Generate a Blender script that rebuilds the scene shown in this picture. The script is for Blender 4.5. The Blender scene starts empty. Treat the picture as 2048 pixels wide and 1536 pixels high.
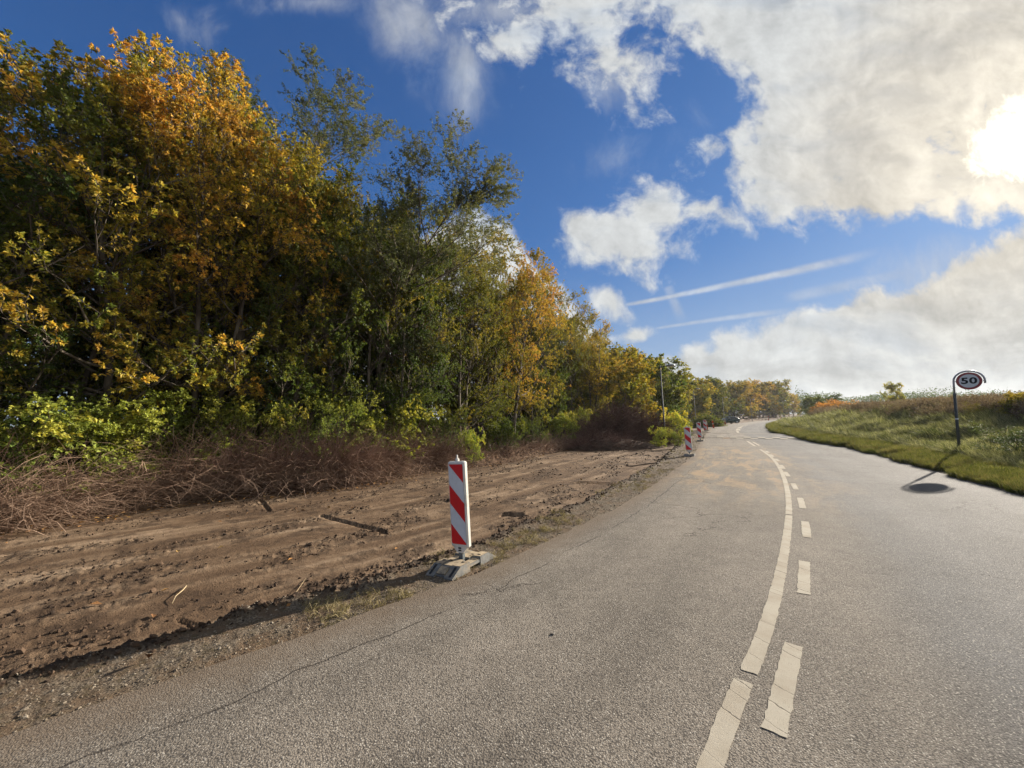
import bpy, math, random
import numpy as np
from mathutils import Vector, Matrix
RNG = np.random.default_rng(7)
random.seed(7)
R = math.radians
sc = bpy.context.scene

# ---------------------------------------------------------------- camera
CAM_H, FPX, W0, H0 = 1.7, 775.0, 2048.0, 1536.0
PITCH, ROLL = math.atan(68.5 / 775), R(1.0)
_r0 = np.array([1.0, 0, 0]); _f = np.array([0, math.cos(PITCH), math.sin(PITCH)])
_u0 = np.array([0, -math.sin(PITCH), math.cos(PITCH)])
_r = math.cos(ROLL) * _r0 - math.sin(ROLL) * _u0
_u = math.sin(ROLL) * _r0 + math.cos(ROLL) * _u0
def ray(px, py):                       # direction through a point of the photograph (surveying only)
    return _f + (px - W0 / 2) / FPX * _r - (py - H0 / 2) / FPX * _u
def G(px, py, z=0.0):                  # the ground point seen there
    d = ray(px, py); t = (z - CAM_H) / d[2]
    return np.array([d[0] * t, d[1] * t])
def D(px, py, Y):                      # the point at depth Y seen there
    d = ray(px, py); t = Y / d[1]
    return np.array([d[0] * t, Y, CAM_H + d[2] * t])
cam = bpy.data.objects.new('camera', bpy.data.cameras.new('camera'))
sc.collection.objects.link(cam); sc.camera = cam
cam.data.sensor_width = 36.0; cam.data.lens = 36.0 * FPX / W0
cam.data.clip_start = 0.05; cam.data.clip_end = 12000
_m = Matrix(((_r[0], _u[0], -_f[0], 0), (_r[1], _u[1], -_f[1], 0), (_r[2], _u[2], -_f[2], CAM_H), (0, 0, 0, 1)))
cam.matrix_world = _m

# ---------------------------------------------------------------- render settings
sc.view_settings.view_transform = 'Standard'; sc.view_settings.look = 'None'
sc.view_settings.gamma = 1.0; sc.view_settings.use_curve_mapping = False
sc.view_settings.exposure = 1.3
c = sc.cycles
c.max_bounces = 6; c.diffuse_bounces = 3; c.glossy_bounces = 2; c.transmission_bounces = 4
c.transparent_max_bounces = 4; c.volume_bounces = 0
c.use_denoising = True; c.use_adaptive_sampling = True; c.adaptive_threshold = 0.015
c.sample_clamp_indirect = 4.0; c.caustics_reflective = False; c.caustics_refractive = False

# ---------------------------------------------------------------- sun and sky
_sd = np.array([0.7792, 0.5348, 0.3310]); _sd = _sd / np.linalg.norm(_sd)      # from the sign and its shadow
_sg = ray(2052, 272); _sg = _sg / np.linalg.norm(_sg)                        # the gap in the cloud it shines through
SUN_EL = math.asin(_sd[2]); SUN_AZ = math.atan2(_sd[0], _sd[1])
sun = bpy.data.objects.new('sun', bpy.data.lights.new('sun', 'SUN'))
sc.collection.objects.link(sun)
sun.data.energy = 5.0; sun.data.angle = R(0.6); sun.data.color = (1.0, 0.90, 0.76)
sun.rotation_euler = Vector(tuple(-_sd)).to_track_quat('-Z', 'Y').to_euler()

class NT:
    """small helper over a node tree"""
    def __init__(s, t): s.t = t; s.n = t.nodes; s.l = t.links
    def new(s, ty, **kw):
        n = s.n.new(ty)
        for k, v in kw.items(): setattr(n, k, v)
        return n
    def put(s, sock, v):
        if isinstance(v, bpy.types.NodeSocket): s.l.new(v, sock)
        else:
            try: sock.default_value = v
            except Exception: sock.default_value = tuple(v) + (1.0,)
    def m(s, op, a, b=None, c=None, clamp=False):
        n = s.new('ShaderNodeMath', operation=op); n.use_clamp = clamp
        s.put(n.inputs[0], a)
        if b is not None: s.put(n.inputs[1], b)
        if c is not None: s.put(n.inputs[2], c)
        return n.outputs[0]
    def vm(s, op, a, b=None):
        n = s.new('ShaderNodeVectorMath', operation=op); s.put(n.inputs[0], a)
        if b is not None:
            if op == 'SCALE': s.put(n.inputs['Scale'], b)
            else: s.put(n.inputs[1], b)
        return n.outputs['Value'] if op in ('LENGTH', 'DOT_PRODUCT', 'DISTANCE') else n.outputs[0]
    def ramp(s, v, lo, hi, a=0.0, b=1.0, smooth=True):
        n = s.new('ShaderNodeMapRange'); n.interpolation_type = 'SMOOTHSTEP' if smooth else 'LINEAR'
        s.put(n.inputs[0], v)
        for i, x in enumerate((lo, hi, a, b)): s.put(n.inputs[1 + i], x)
        return n.outputs[0]
    def mix(s, f, a, b, blend='MIX'):
        n = s.new('ShaderNodeMix', data_type='RGBA', blend_type=blend); n.clamp_factor = True
        s.put(n.inputs[0], f); s.put(n.inputs[6], a); s.put(n.inputs[7], b)
        return n.outputs[2]
    def noise(s, vec, scale, detail=4.0, rough=0.55, dist=0.0, lac=2.0, out=0):
        n = s.new('ShaderNodeTexNoise'); s.put(n.inputs['Vector'], vec)
        n.inputs['Scale'].default_value = scale; n.inputs['Detail'].default_value = detail
        n.inputs['Roughness'].default_value = rough; n.inputs['Distortion'].default_value = dist
        n.inputs['Lacunarity'].default_value = lac
        return n.outputs[out]
    def sep(s, v):
        n = s.new('ShaderNodeSeparateXYZ'); s.put(n.inputs[0], v); return n.outputs
    def comb(s, x, y, z=0.0):
        n = s.new('ShaderNodeCombineXYZ')
        for i, v in enumerate((x, y, z)): s.put(n.inputs[i], v)
        return n.outputs[0]
    def cr(s, f, stops, interp='LINEAR'):
        n = s.new('ShaderNodeValToRGB'); s.put(n.inputs[0], f); e = n.color_ramp.elements
        n.color_ramp.interpolation = interp
        while len(e) < len(stops): e.new(0.5)
        for k, (p, col) in enumerate(stops): e[k].position = p; e[k].color = tuple(col) + (1.0,)
        return n.outputs[0]
    def curve(s, v, pts):
        n = s.new('ShaderNodeFloatCurve'); s.put(n.inputs['Value'], v)
        cu = n.mapping.curves[0]; n.mapping.use_clip = False
        n.mapping.clip_min_x = n.mapping.clip_min_y = -10; n.mapping.clip_max_x = n.mapping.clip_max_y = 10
        while len(cu.points) < len(pts): cu.points.new(0.5, 0.5)
        for k, (x, y) in enumerate(pts): cu.points[k].location = (x, y)
        n.mapping.update(); return n.outputs[0]

world = bpy.data.worlds.new('World'); sc.world = world; world.use_nodes = True
wt = world.node_tree; wt.nodes.clear(); N = NT(wt)
def uvp(px, py):
    d = ray(px, py); return d[0] / d[1], d[2] / d[1]
gen = N.new('ShaderNodeTexCoord').outputs['Generated']
d3 = N.sep(gen)
dy = N.m('MAXIMUM', d3[1], 0.06)
U = N.m('DIVIDE', d3[0], dy); V = N.m('DIVIDE', d3[2], dy)
uv = N.comb(U, V)
zz = N.m('ADD', N.m('MAXIMUM', d3[2], 0.0), 0.16)
q = N.comb(N.m('DIVIDE', d3[0], zz), N.m('DIVIDE', d3[1], zz))
# wisp coordinates: torn along the high wind
wq = N.new('ShaderNodeTexNoise'); N.put(wq.inputs['Vector'], uv); wq.inputs['Scale'].default_value = 2.2; wq.inputs['Detail'].default_value = 5
warp = N.vm('SCALE', N.vm('SUBTRACT', wq.outputs['Color'], (0.5, 0.5, 0.5)), 0.16)
uvw = N.vm('ADD', uv, warp)
nA = N.noise(uvw, 4.6, 12, 0.60)
nB = N.noise(N.vm('ADD', q, warp), 1.5, 8, 0.55)
nF = N.noise(uvw, 15.0, 8, 0.62, 0.25)
def blob(px, py, rx, ry, ang, w=1.0):
    u0, v0 = uvp(px, py); a = R(ang)
    p = N.vm('SUBTRACT', uvw, (u0, v0, 0))
    s3 = N.sep(p)
    x = N.m('ADD', N.m('MULTIPLY', s3[0], math.cos(a) * FPX / rx), N.m('MULTIPLY', s3[1], math.sin(a) * FPX / rx))
    y = N.m('ADD', N.m('MULTIPLY', s3[0], -math.sin(a) * FPX / ry), N.m('MULTIPLY', s3[1], math.cos(a) * FPX / ry))
    ln = N.vm('LENGTH', N.comb(x, y))
    return N.m('MULTIPLY', N.m('SUBTRACT', 1.0, ln), w)
def mx(a, b): return N.m('MAXIMUM', a, b)
sw = N.sep(uvw)
EDGE = [(y, x) for x, y in ((1210, -260), (1260, -60), (1330, 60), (1440, 120), (1490, 190), (1400, 250), (1385, 320), (1430, 390), (1500, 450), (1560, 520))]
ep = sorted([(uvp(x, y)[1], uvp(x, y)[0]) for y, x in EDGE])
g_edge = N.curve(sw[1], ep)
h_pts = sorted([uvp(x, y) for x, y in ((1380, 455), (1500, 462), (1620, 466), (1720, 470), (1800, 452), (1900, 450), (2048, 452), (2300, 470))])
h_edge = N.curve(sw[0], h_pts)
big = N.m('MINIMUM', N.m('MULTIPLY', N.m('SUBTRACT', sw[0], g_edge), 4.5), N.m('MULTIPLY', N.m('SUBTRACT', sw[1], h_edge), 9.0))
big = N.m('MINIMUM', big, 0.9)
b_pts = sorted([uvp(x, y) for x, y in ((1000, 840), (1220, 735), (1290, 705), (1380, 672), (1450, 655), (1560, 640), (1625, 615), (1680, 578), (1760, 560), (1830, 545), (1920, 512), (2000, 470), (2060, 440), (2300, 360))])
b_edge = N.curve(sw[0], b_pts)
bank = N.m('MINIMUM', N.m('MULTIPLY', N.m('SUBTRACT', b_edge, sw[1]), 14.0), 0.95)
l_pts = sorted([uvp(x, y) for x, y in ((600, 900), (760, 700), (860, 470), (960, 425), (1020, 455), (1060, 505), (1090, 545), (1130, 572), (1170, 600), (1200, 640), (1250, 720))])
lbank = N.m('MINIMUM', N.m('MULTIPLY', N.m('SUBTRACT', N.curve(sw[0], l_pts), sw[1]), 14.0), 0.95)
lbank = N.m('MINIMUM', lbank, N.ramp(U, 0.21, 0.27, 1.0, -3.0))
M = mx(mx(big, bank), lbank)
for b in ((1240, 490, 140, 85, 5, .95), (1170, 465, 80, 42, -50, .9), (1310, 425, 90, 72, -25, 1.0), (1400, 300, 80, 60, 20, .85), (1215, 600, 60, 38, -35, 1.0),
          (1150, 10, 330, 120, 0, .62), (1210, 90, 170, 120, -60, .62), (1390, 430, 120, 45, -20, .8), (1262, 657, 55, 22, 10, .85), (1060, 60, 170, 90, 30, .5)):
    M = mx(M, blob(*b))
S = N.m('ADD', M, N.m('MULTIPLY', N.m('SUBTRACT', nA, 0.5), 2.3))
S = N.m('ADD', S, N.m('MULTIPLY', N.m('SUBTRACT', nF, 0.5), 1.3))
dens = N.ramp(S, -0.08, 0.62)
# thin torn veils
nW = N.noise(N.vm('MULTIPLY', uvw, (1.0, 0.55, 1.0)), 5.5, 9, 0.62, 0.4)
Wm = blob(930, 165, 70, 130, 12, 1.0)
for b in ((830, 60, 90, 110, 25, .95), (640, 0, 150, 40, 0, .7), (1000, 30, 220, 60, 0, .9), (780, 30, 70, 180, 22, .6), (1210, 170, 90, 60, 0, .7), (350, 40, 60, 60, 0, .35), (1900, 520, 300, 50, 14, .5), (1250, 300, 120, 40, 30, .3)):
    Wm = mx(Wm, blob(*b))
veil = N.ramp(N.m('ADD', Wm, N.m('MULTIPLY', N.m('SUBTRACT', nW, 0.5), 2.4)), -0.1, 1.25, 0.0, 0.62)
gen_far = N.m('MULTIPLY', N.ramp(N.m('ADD', nB, N.m('MULTIPLY', nF, 0.15)), 0.56, 0.72), N.ramp(d3[1], 0.30, 0.10))
gen_far = N.m('MULTIPLY', gen_far, N.ramp(d3[2], 0.02, 0.2, 0.7, 1.0))
# contrails
def trail(x0, y0, x1, y1, w0, w1, k, bow=0.0):
    a = np.array(uvp(x0, y0)); b = np.array(uvp(x1, y1)); L = np.linalg.norm(b - a); t = (b - a) / L; nn = np.array([-t[1], t[0]])
    p = N.vm('SUBTRACT', N.vm('ADD', uv, N.vm('SCALE', warp, 0.07)), (a[0], a[1], 0))
    s_ = N.m('MULTIPLY', N.vm('DOT_PRODUCT', p, (t[0], t[1], 0)), 1 / L)
    e_ = N.vm('DOT_PRODUCT', p, (nn[0], nn[1], 0))
    if bow: e_ = N.m('ADD', e_, N.m('MULTIPLY', N.m('MULTIPLY', s_, N.m('SUBTRACT', 1.0, s_)), bow))
    wd = N.ramp(s_, 0, 1, w0 / FPX, w1 / FPX, smooth=False)
    r_ = N.m('DIVIDE', N.m('ABSOLUTE', e_), wd)
    v_ = N.ramp(r_, 0.1, 1.0, 1.0, 0.0)
    v_ = N.m('MULTIPLY', v_, N.m('MULTIPLY', N.ramp(s_, 0.0, 0.08), N.ramp(s_, 0.55, 1.0, 1.0, 0.0)))
    return N.m('MULTIPLY', N.m('MULTIPLY', v_, N.ramp(nF, 0.25, 0.75, 0.6, 1.15)), k)
tr = mx(trail(1225, 614, 1800, 492, 5, 17, 0.72, 0.03), trail(1300, 658, 1640, 618, 4, 12, 0.42, -0.02))
tr = mx(tr, mx(trail(1335, 570, 1368, 650, 14, 16, 0.34), trail(1560, 600, 2000, 505, 16, 26, 0.28)))
# colours
nish = N.new('ShaderNodeTexSky', sky_type='NISHITA'); nish.sun_disc = False
nish.sun_elevation = SUN_EL; nish.sun_rotation = SUN_AZ
nish.altitude = 0; nish.air_density = 1.0; nish.dust_density = 0.35; nish.ozone_density = 2.6
skyc = N.vm('DIVIDE', N.vm('MULTIPLY', nish.outputs[0], (0.42, 0.85, 1.55)), N.vm('ADD', N.vm('MULTIPLY', nish.outputs[0], (0.14, 0.17, 0.17)), (1, 1, 1)))
STR = 0.05
sunang = N.vm('DOT_PRODUCT', gen, tuple(_sg))
# cloud light: side facing the sun is brighter (finite difference of the cloud noise towards the sun)
su, sv = _sg[0] / _sg[1], _sg[2] / _sg[1]
tos = N.vm('NORMALIZE', N.vm('SUBTRACT', (su, sv, 0), uv))
nS = N.noise(N.vm('ADD', uvw, N.vm('SCALE', tos, 0.045)), 4.6, 12, 0.60)
nS2 = N.noise(N.vm('ADD', uvw, N.vm('SCALE', tos, 0.02)), 15.0, 8, 0.62, 0.25)
lit = N.m('ADD', N.m('MULTIPLY', N.m('SUBTRACT', nA, nS), 1.0), N.m('MULTIPLY', N.m('SUBTRACT', nF, nS2), 0.42))
thick = N.ramp(S, 0.2, 1.6)
belly = N.noise(N.vm('MULTIPLY', uvw, (0.7, 2.2, 1.0)), 3.3, 7, 0.55)
bvis = N.ramp(belly, 0.46, 0.68, 0.0, 1.0)
lum = N.m('ADD', 1.0, N.m('MULTIPLY', lit, 1.0))
lum = N.m('SUBTRACT', lum, N.m('MULTIPLY', N.m('MULTIPLY', thick, bvis), 0.30))
lum = N.m('SUBTRACT', lum, N.m('MULTIPLY', N.m('MULTIPLY', N.ramp(d3[2], 0.30, 0.10), N.ramp(N.noise(N.vm('MULTIPLY', uvw, (0.45, 2.6, 1.0)), 3.0, 6, 0.55), 0.42, 0.66)), 0.26))
lum = N.m('MAXIMUM', lum, 0.3)
ccol = N.mix(bvis, (0.275, 0.282, 0.28), (0.24, 0.262, 0.285))
g1 = N.ramp(sunang, 0.90, 0.998); g1 = N.m('MULTIPLY', g1, g1)
ccol = N.mix(N.m('MULTIPLY', g1, 0.75), ccol, (0.312, 0.280, 0.226))
ccol = N.vm('MULTIPLY', ccol, N.comb(lum, lum, lum))
g2 = N.m('ADD', N.m('MULTIPLY', N.m('POWER', N.ramp(N.m('ADD', sunang, N.m('MULTIPLY', N.m('SUBTRACT', nF, 0.5), 0.006)), 0.9980, 1.0, smooth=False), 2.2), 1.3), N.m('MULTIPLY', N.m('POWER', N.ramp(sunang, 0.982, 1.0, smooth=False), 2.5), 0.15))
glow = N.vm('SCALE', N.comb(1.0, 0.88, 0.66), N.m('MULTIPLY', g2, N.m('MULTIPLY', 1.1, N.ramp(nA, 0.3, 0.6, 0.5, 1.2))))
ccol = N.vm('ADD', ccol, glow)
# pale haze low in the sky
hz = N.ramp(d3[2], 0.0, 0.42, 1.0, 0.0)
skyc = N.mix(N.m('MULTIPLY', hz, 0.55), skyc, (3.9, 4.6, 5.2))
ccol = N.vm('SCALE', ccol, 1 / STR)
al = mx(mx(dens, veil), mx(tr, gen_far))
al = N.m('MINIMUM', al, 0.97)
out = N.mix(al, skyc, ccol)
bg = N.new('ShaderNodeBackground'); N.put(bg.inputs[0], out); bg.inputs[1].default_value = STR
N.l.new(bg.outputs[0], N.new('ShaderNodeOutputWorld').inputs[0])
world.cycles.sampling_method = 'MANUAL'; world.cycles.sample_map_resolution = 512
# ---------------------------------------------------------------- mesh helpers
COL = sc.collection
def mesh_np(name, verts, faces, mat=None, smooth=False, parent=None, attrs=None, link=True):
    """faces: (M,3) or (M,4) array, or a list of such arrays"""
    verts = np.asarray(verts, np.float32)
    fl = faces if isinstance(faces, list) and not isinstance(faces[0], tuple) else [faces]
    fl = [np.asarray(f, np.int32) for f in fl if len(f)]
    me = bpy.data.meshes.new(name)
    me.vertices.add(len(verts)); me.vertices.foreach_set('co', verts.ravel())
    idx = np.concatenate([f.ravel() for f in fl]); tot = np.concatenate([np.full(len(f), f.shape[1], np.int32) for f in fl])
    st = np.concatenate([[0], np.cumsum(tot)[:-1]]).astype(np.int32)
    me.loops.add(len(idx)); me.loops.foreach_set('vertex_index', idx)
    me.polygons.add(len(tot)); me.polygons.foreach_set('loop_start', st); me.polygons.foreach_set('loop_total', tot)
    me.update(calc_edges=True)
    me.polygons.foreach_set('use_smooth', np.full(len(tot), smooth))
    for k, v in (attrs or {}).items():
        a = me.attributes.new(k, 'FLOAT', 'POINT'); a.data.foreach_set('value', np.asarray(v, np.float32))
    if mat: me.materials.append(mat)
    if not link: return me
    return add_obj(name, me, parent)
def add_obj(name, me, parent=None):
    o = bpy.data.objects.new(name, me); COL.objects.link(o)
    if parent: o.parent = parent
    return o
def tag(o, label=None, cat=None, group=None, kind=None):
    if label: o['label'] = label
    if cat: o['category'] = cat
    if group: o['group'] = group
    if kind: o['kind'] = kind
    return o
def empty(name, loc, rz=0.0, label=None, cat=None, group=None):
    o = bpy.data.objects.new(name, None); COL.objects.link(o)
    o.location = loc; o.rotation_euler = (0, 0, rz); o.empty_display_size = 0.2
    return tag(o, label, cat, group)

class MB:
    """collects pieces into one mesh"""
    def __init__(s): s.v = []; s.q = []; s.t = []; s.n = 0
    def add(s, v, q=None, t=None):
        v = np.asarray(v, float)
        if q is not None and len(q): s.q.append(np.asarray(q, int) + s.n)
        if t is not None and len(t): s.t.append(np.asarray(t, int) + s.n)
        s.v.append(v); s.n += len(v); return s
    def box(s, c, size, rot=None, taper=1.0, bev=0.0):
        x, y, z = np.array(size) / 2
        if bev > 0:
            b = min(bev, x * .9, y * .9, z * .9)
            pts = []
            for zz_, ins in ((-z, b), (-z + b, 0), (z - b, 0), (z, b)):
                for px_, py_ in ((-1, -1), (1, -1), (1, 1), (-1, 1)):
                    X = x - ins; Y = y - ins
                    for a in ((0, b), (b, 0)) if px_ * py_ > 0 else ((b, 0), (0, b)):
                        pts.append((px_ * (X - a[0]), py_ * (Y - a[1]), zz_))
            v = np.array(pts); q = []
            for L in range(3):
                for i in range(8):
                    q.append((L * 8 + i, L * 8 + (i + 1) % 8, L * 8 + 8 + (i + 1) % 8, L * 8 + 8 + i))
            q += [(3, 2, 1, 0), (7, 4, 3, 0), (7, 6, 5, 4), (24, 25, 26, 27), (24, 27, 28, 31), (28, 29, 30, 31)]
        else:
            v = np.array([(-x, -y, -z), (x, -y, -z), (x, y, -z), (-x, y, -z), (-x * taper, -y * taper, z), (x * taper, -y * taper, z), (x * taper, y * taper, z), (-x * taper, y * taper, z)])
            q = [(3, 2, 1, 0), (4, 5, 6, 7), (0, 1, 5, 4), (1, 2, 6, 5), (2, 3, 7, 6), (3, 0, 4, 7)]
        if rot is not None: v = v @ np.array(rot).T
        return s.add(v + np.array(c), q)
    def tube(s, P, rad, sides=8, cap=True):
        P = np.asarray(P, float)[None]; rad = np.asarray(rad, float) * np.ones(P.shape[1]); v, q = tubes(P, rad[None], sides)
        n0 = s.n; s.add(v, q); k = P.shape[1]
        if cap and sides % 2 == 0:
            for base, rev in ((0, True), ((k - 1) * sides, False)):
                for i in range(1, sides - 2, 2):
                    f = (base, base + i, base + i + 1, base + i + 2)
                    s.q.append(np.array([f[::-1] if rev else f]) + n0)
        return s
    def prism(s, poly, z0, z1, axes=None):
        """poly: list of (a,b); extruded along the third axis; axes = 3 vectors"""
        A = np.eye(3) if axes is None else np.array(axes)
        n = len(poly); v = [a * A[0] + b * A[1] + z * A[2] for z in (z0, z1) for a, b in poly]
        q = [(i, (i + 1) % n, n + (i + 1) % n, n + i) for i in range(n)]
        t = [(0, i + 1, i) for i in range(1, n - 1)] + [(n, n + i, n + i + 1) for i in range(1, n - 1)]
        return s.add(v, q, t)
    def build(s, name, mat, parent=None, smooth=False):
        fl = []
        if s.q: fl.append(np.concatenate(s.q))
        if s.t: fl.append(np.concatenate(s.t))
        return mesh_np(name, np.concatenate(s.v), fl, mat, smooth, parent)

def tubes(P, Rr, sides=4):
    """P (n,k,3), Rr (n,k) -> verts, quads"""
    n, k, _ = P.shape
    T = np.gradient(P, axis=1); T /= np.linalg.norm(T, axis=2, keepdims=True) + 1e-9
    ref = np.tile(np.array([0.31, 0.17, 0.2]), (n, k, 1))
    m = T.mean(axis=1); ref[:, :, 0] = 1 - np.abs(m[:, None, 0]); ref[:, :, 1] = 0.35 * (1 - np.abs(m[:, None, 1])); ref[:, :, 2] = 0.8 * (1 - np.abs(m[:, None, 2]))
    A = np.cross(T, ref); A /= np.linalg.norm(A, axis=2, keepdims=True) + 1e-9
    B = np.cross(T, A)
    th = np.arange(sides) * 2 * math.pi / sides
    V_ = P[:, :, None, :] + Rr[:, :, None, None] * (np.cos(th)[None, None, :, None] * A[:, :, None, :] + np.sin(th)[None, None, :, None] * B[:, :, None, :])
    idx = np.arange(n * k * sides).reshape(n, k, sides); nx = np.roll(idx, -1, axis=2)
    q = np.stack([idx[:, :-1], nx[:, :-1], nx[:, 1:], idx[:, 1:]], axis=-1).reshape(-1, 4)
    return V_.reshape(-1, 3), q

# ---------------------------------------------------------------- noise
def _hash(ix, iy, seed):
    h = (ix.astype(np.int64) * 374761393 + iy.astype(np.int64) * 668265263 + seed * 1442695041) & 0xffffffff
    h = ((h ^ (h >> 13)) * 1274126177) & 0xffffffff
    return ((h ^ (h >> 16)) & 0xffff) / 65535.0
def vnoise(x, y, seed=0):
    ix = np.floor(x).astype(np.int64); iy = np.floor(y).astype(np.int64); fx = x - ix; fy = y - iy
    fx = fx * fx * (3 - 2 * fx); fy = fy * fy * (3 - 2 * fy)
    a = _hash(ix, iy, seed); b = _hash(ix + 1, iy, seed); c_ = _hash(ix, iy + 1, seed); d = _hash(ix + 1, iy + 1, seed)
    return (a * (1 - fx) + b * fx) * (1 - fy) + (c_ * (1 - fx) + d * fx) * fy
def fbm(x, y, oct=4, seed=0, rough=0.5):
    s = 0; a = 1; t = 0
    for i in range(oct):
        s = s + a * vnoise(x, y, seed + i * 17); t += a; a *= rough
        x, y = x * 1.93 + y * 0.35 + 3.1, y * 1.97 - x * 0.31 + 7.7
    return s / t
def sst(x, a, b):
    t = np.clip((x - a) / (b - a), 0, 1); return t * t * (3 - 2 * t)

# ---------------------------------------------------------------- where the road runs
def smooth_line(pts, step=0.5):
    P = np.array(pts, float)
    seg = np.linalg.norm(np.diff(P, axis=0), axis=1); t = np.concatenate([[0], np.cumsum(seg)])
    # Catmull-Rom
    out = []
    for i in range(len(P) - 1):
        p0 = P[max(i - 1, 0)]; p1 = P[i]; p2 = P[i + 1]; p3 = P[min(i + 2, len(P) - 1)]
        n = max(2, int(seg[i] / step))
        for k in range(n):
            u = k / n
            m1 = (p2 - p0) / max(1e-6, (seg[i] + (seg[i - 1] if i else seg[i]))) * seg[i]
            m2 = (p3 - p1) / max(1e-6, (seg[i] + (seg[i + 1] if i + 1 < len(seg) else seg[i]))) * seg[i]
            out.append((2 * u**3 - 3 * u**2 + 1) * p1 + (u**3 - 2 * u**2 + u) * m1 + (-2 * u**3 + 3 * u**2) * p2 + (u**3 - u**2) * m2)
    out.append(P[-1]); return np.array(out)
LEFT = [(-16, -13), (-8.5, -4.4)] + [tuple(G(x, y)) for x, y in ((0, 1478), (230, 1401), (480, 1314), (700, 1236), (869, 1178), (1000, 1124), (1122, 1069), (1256, 1002), (1359, 933), (1388, 908), (1404, 880), (1432, 854), (1499, 844), (1542, 840), (1583, 836.2))] + [(142, 165), (230, 200)]
RIGHT = [(-9.5, -19), (-3, -11), (5.2, 0)] + [tuple(G(x, y)) for x, y in ((2048, 993), (1870, 943), (1712, 900), (1607, 880), (1572, 871), (1544, 863), (1538, 851), (1555, 845), (1581, 839))] + [(118, 136), (160, 164), (236, 193)]
LL = smooth_line(LEFT); RL = smooth_line(RIGHT)
_DEC = {}
def sdist(X, Y, L):
    """distance to polyline, signed (left of travel = +), and arc length at the foot"""
    X = np.asarray(X, float).ravel(); Y = np.asarray(Y, float).ravel()
    best = np.full(X.shape, 1e9); sg = np.zeros(X.shape); al_ = np.zeros(X.shape)
    key = id(L)
    if key not in _DEC:
        keep = [0]; 
        for i in range(1, len(L)):
            d_ = np.linalg.norm(L[i] - L[keep[-1]])
            if d_ >= (0.9 if np.hypot(*L[i]) < 32 else 2.2 if np.hypot(*L[i]) < 70 else 6.0) or i == len(L) - 1: keep.append(i)
        _DEC[key] = L[keep]
    S = _DEC[key]
    acc = 0.0
    for i in range(len(S) - 1):
        ax, ay = S[i]; bx, by = S[i + 1]; dx, dy_ = bx - ax, by - ay; l2 = dx * dx + dy_ * dy_; l = math.sqrt(l2)
        t = np.clip(((X - ax) * dx + (Y - ay) * dy_) / l2, 0, 1)
        ex = X - ax - t * dx; ey = Y - ay - t * dy_; d2 = ex * ex + ey * ey
        m_ = d2 < best; best[m_] = d2[m_]; cr_ = dx * (Y - ay) - dy_ * (X - ax); sg[m_] = np.sign(cr_)[m_]; al_[m_] = acc + t[m_] * l
        acc += l
    return np.sqrt(best) * sg, al_
# edge of the thicket, from the photograph
SCRUB = smooth_line([(-22, -9), (-13.5, 1.5)] + [tuple(G(x, y)) for x, y in ((0, 1050), (180, 1018), (400, 987), (700, 962), (850, 937), (1000, 918), (1100, 899), (1180, 884))] + [tuple(G(1290, 872)), tuple(G(1350, 862)), tuple(G(1395, 846)), (44, 86), (62, 108), (92, 144), (135, 180), (220, 215)])
# humps
h0 = G(1432, 877.5); h1 = G(1592, 879.5)
hdir = (h1 - h0) / np.linalg.norm(h1 - h0); hn = np.array([-hdir[1], hdir[0]])
if hn[1] < 0: hn = -hn
def hump(x, y):
    s_ = (np.asarray(x) - h0[0]) * hn[0] + (np.asarray(y) - h0[1]) * hn[1]
    return 0.09 * np.clip(s_, 0, 1) * np.clip(8.0 - s_, 0, 1)

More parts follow.
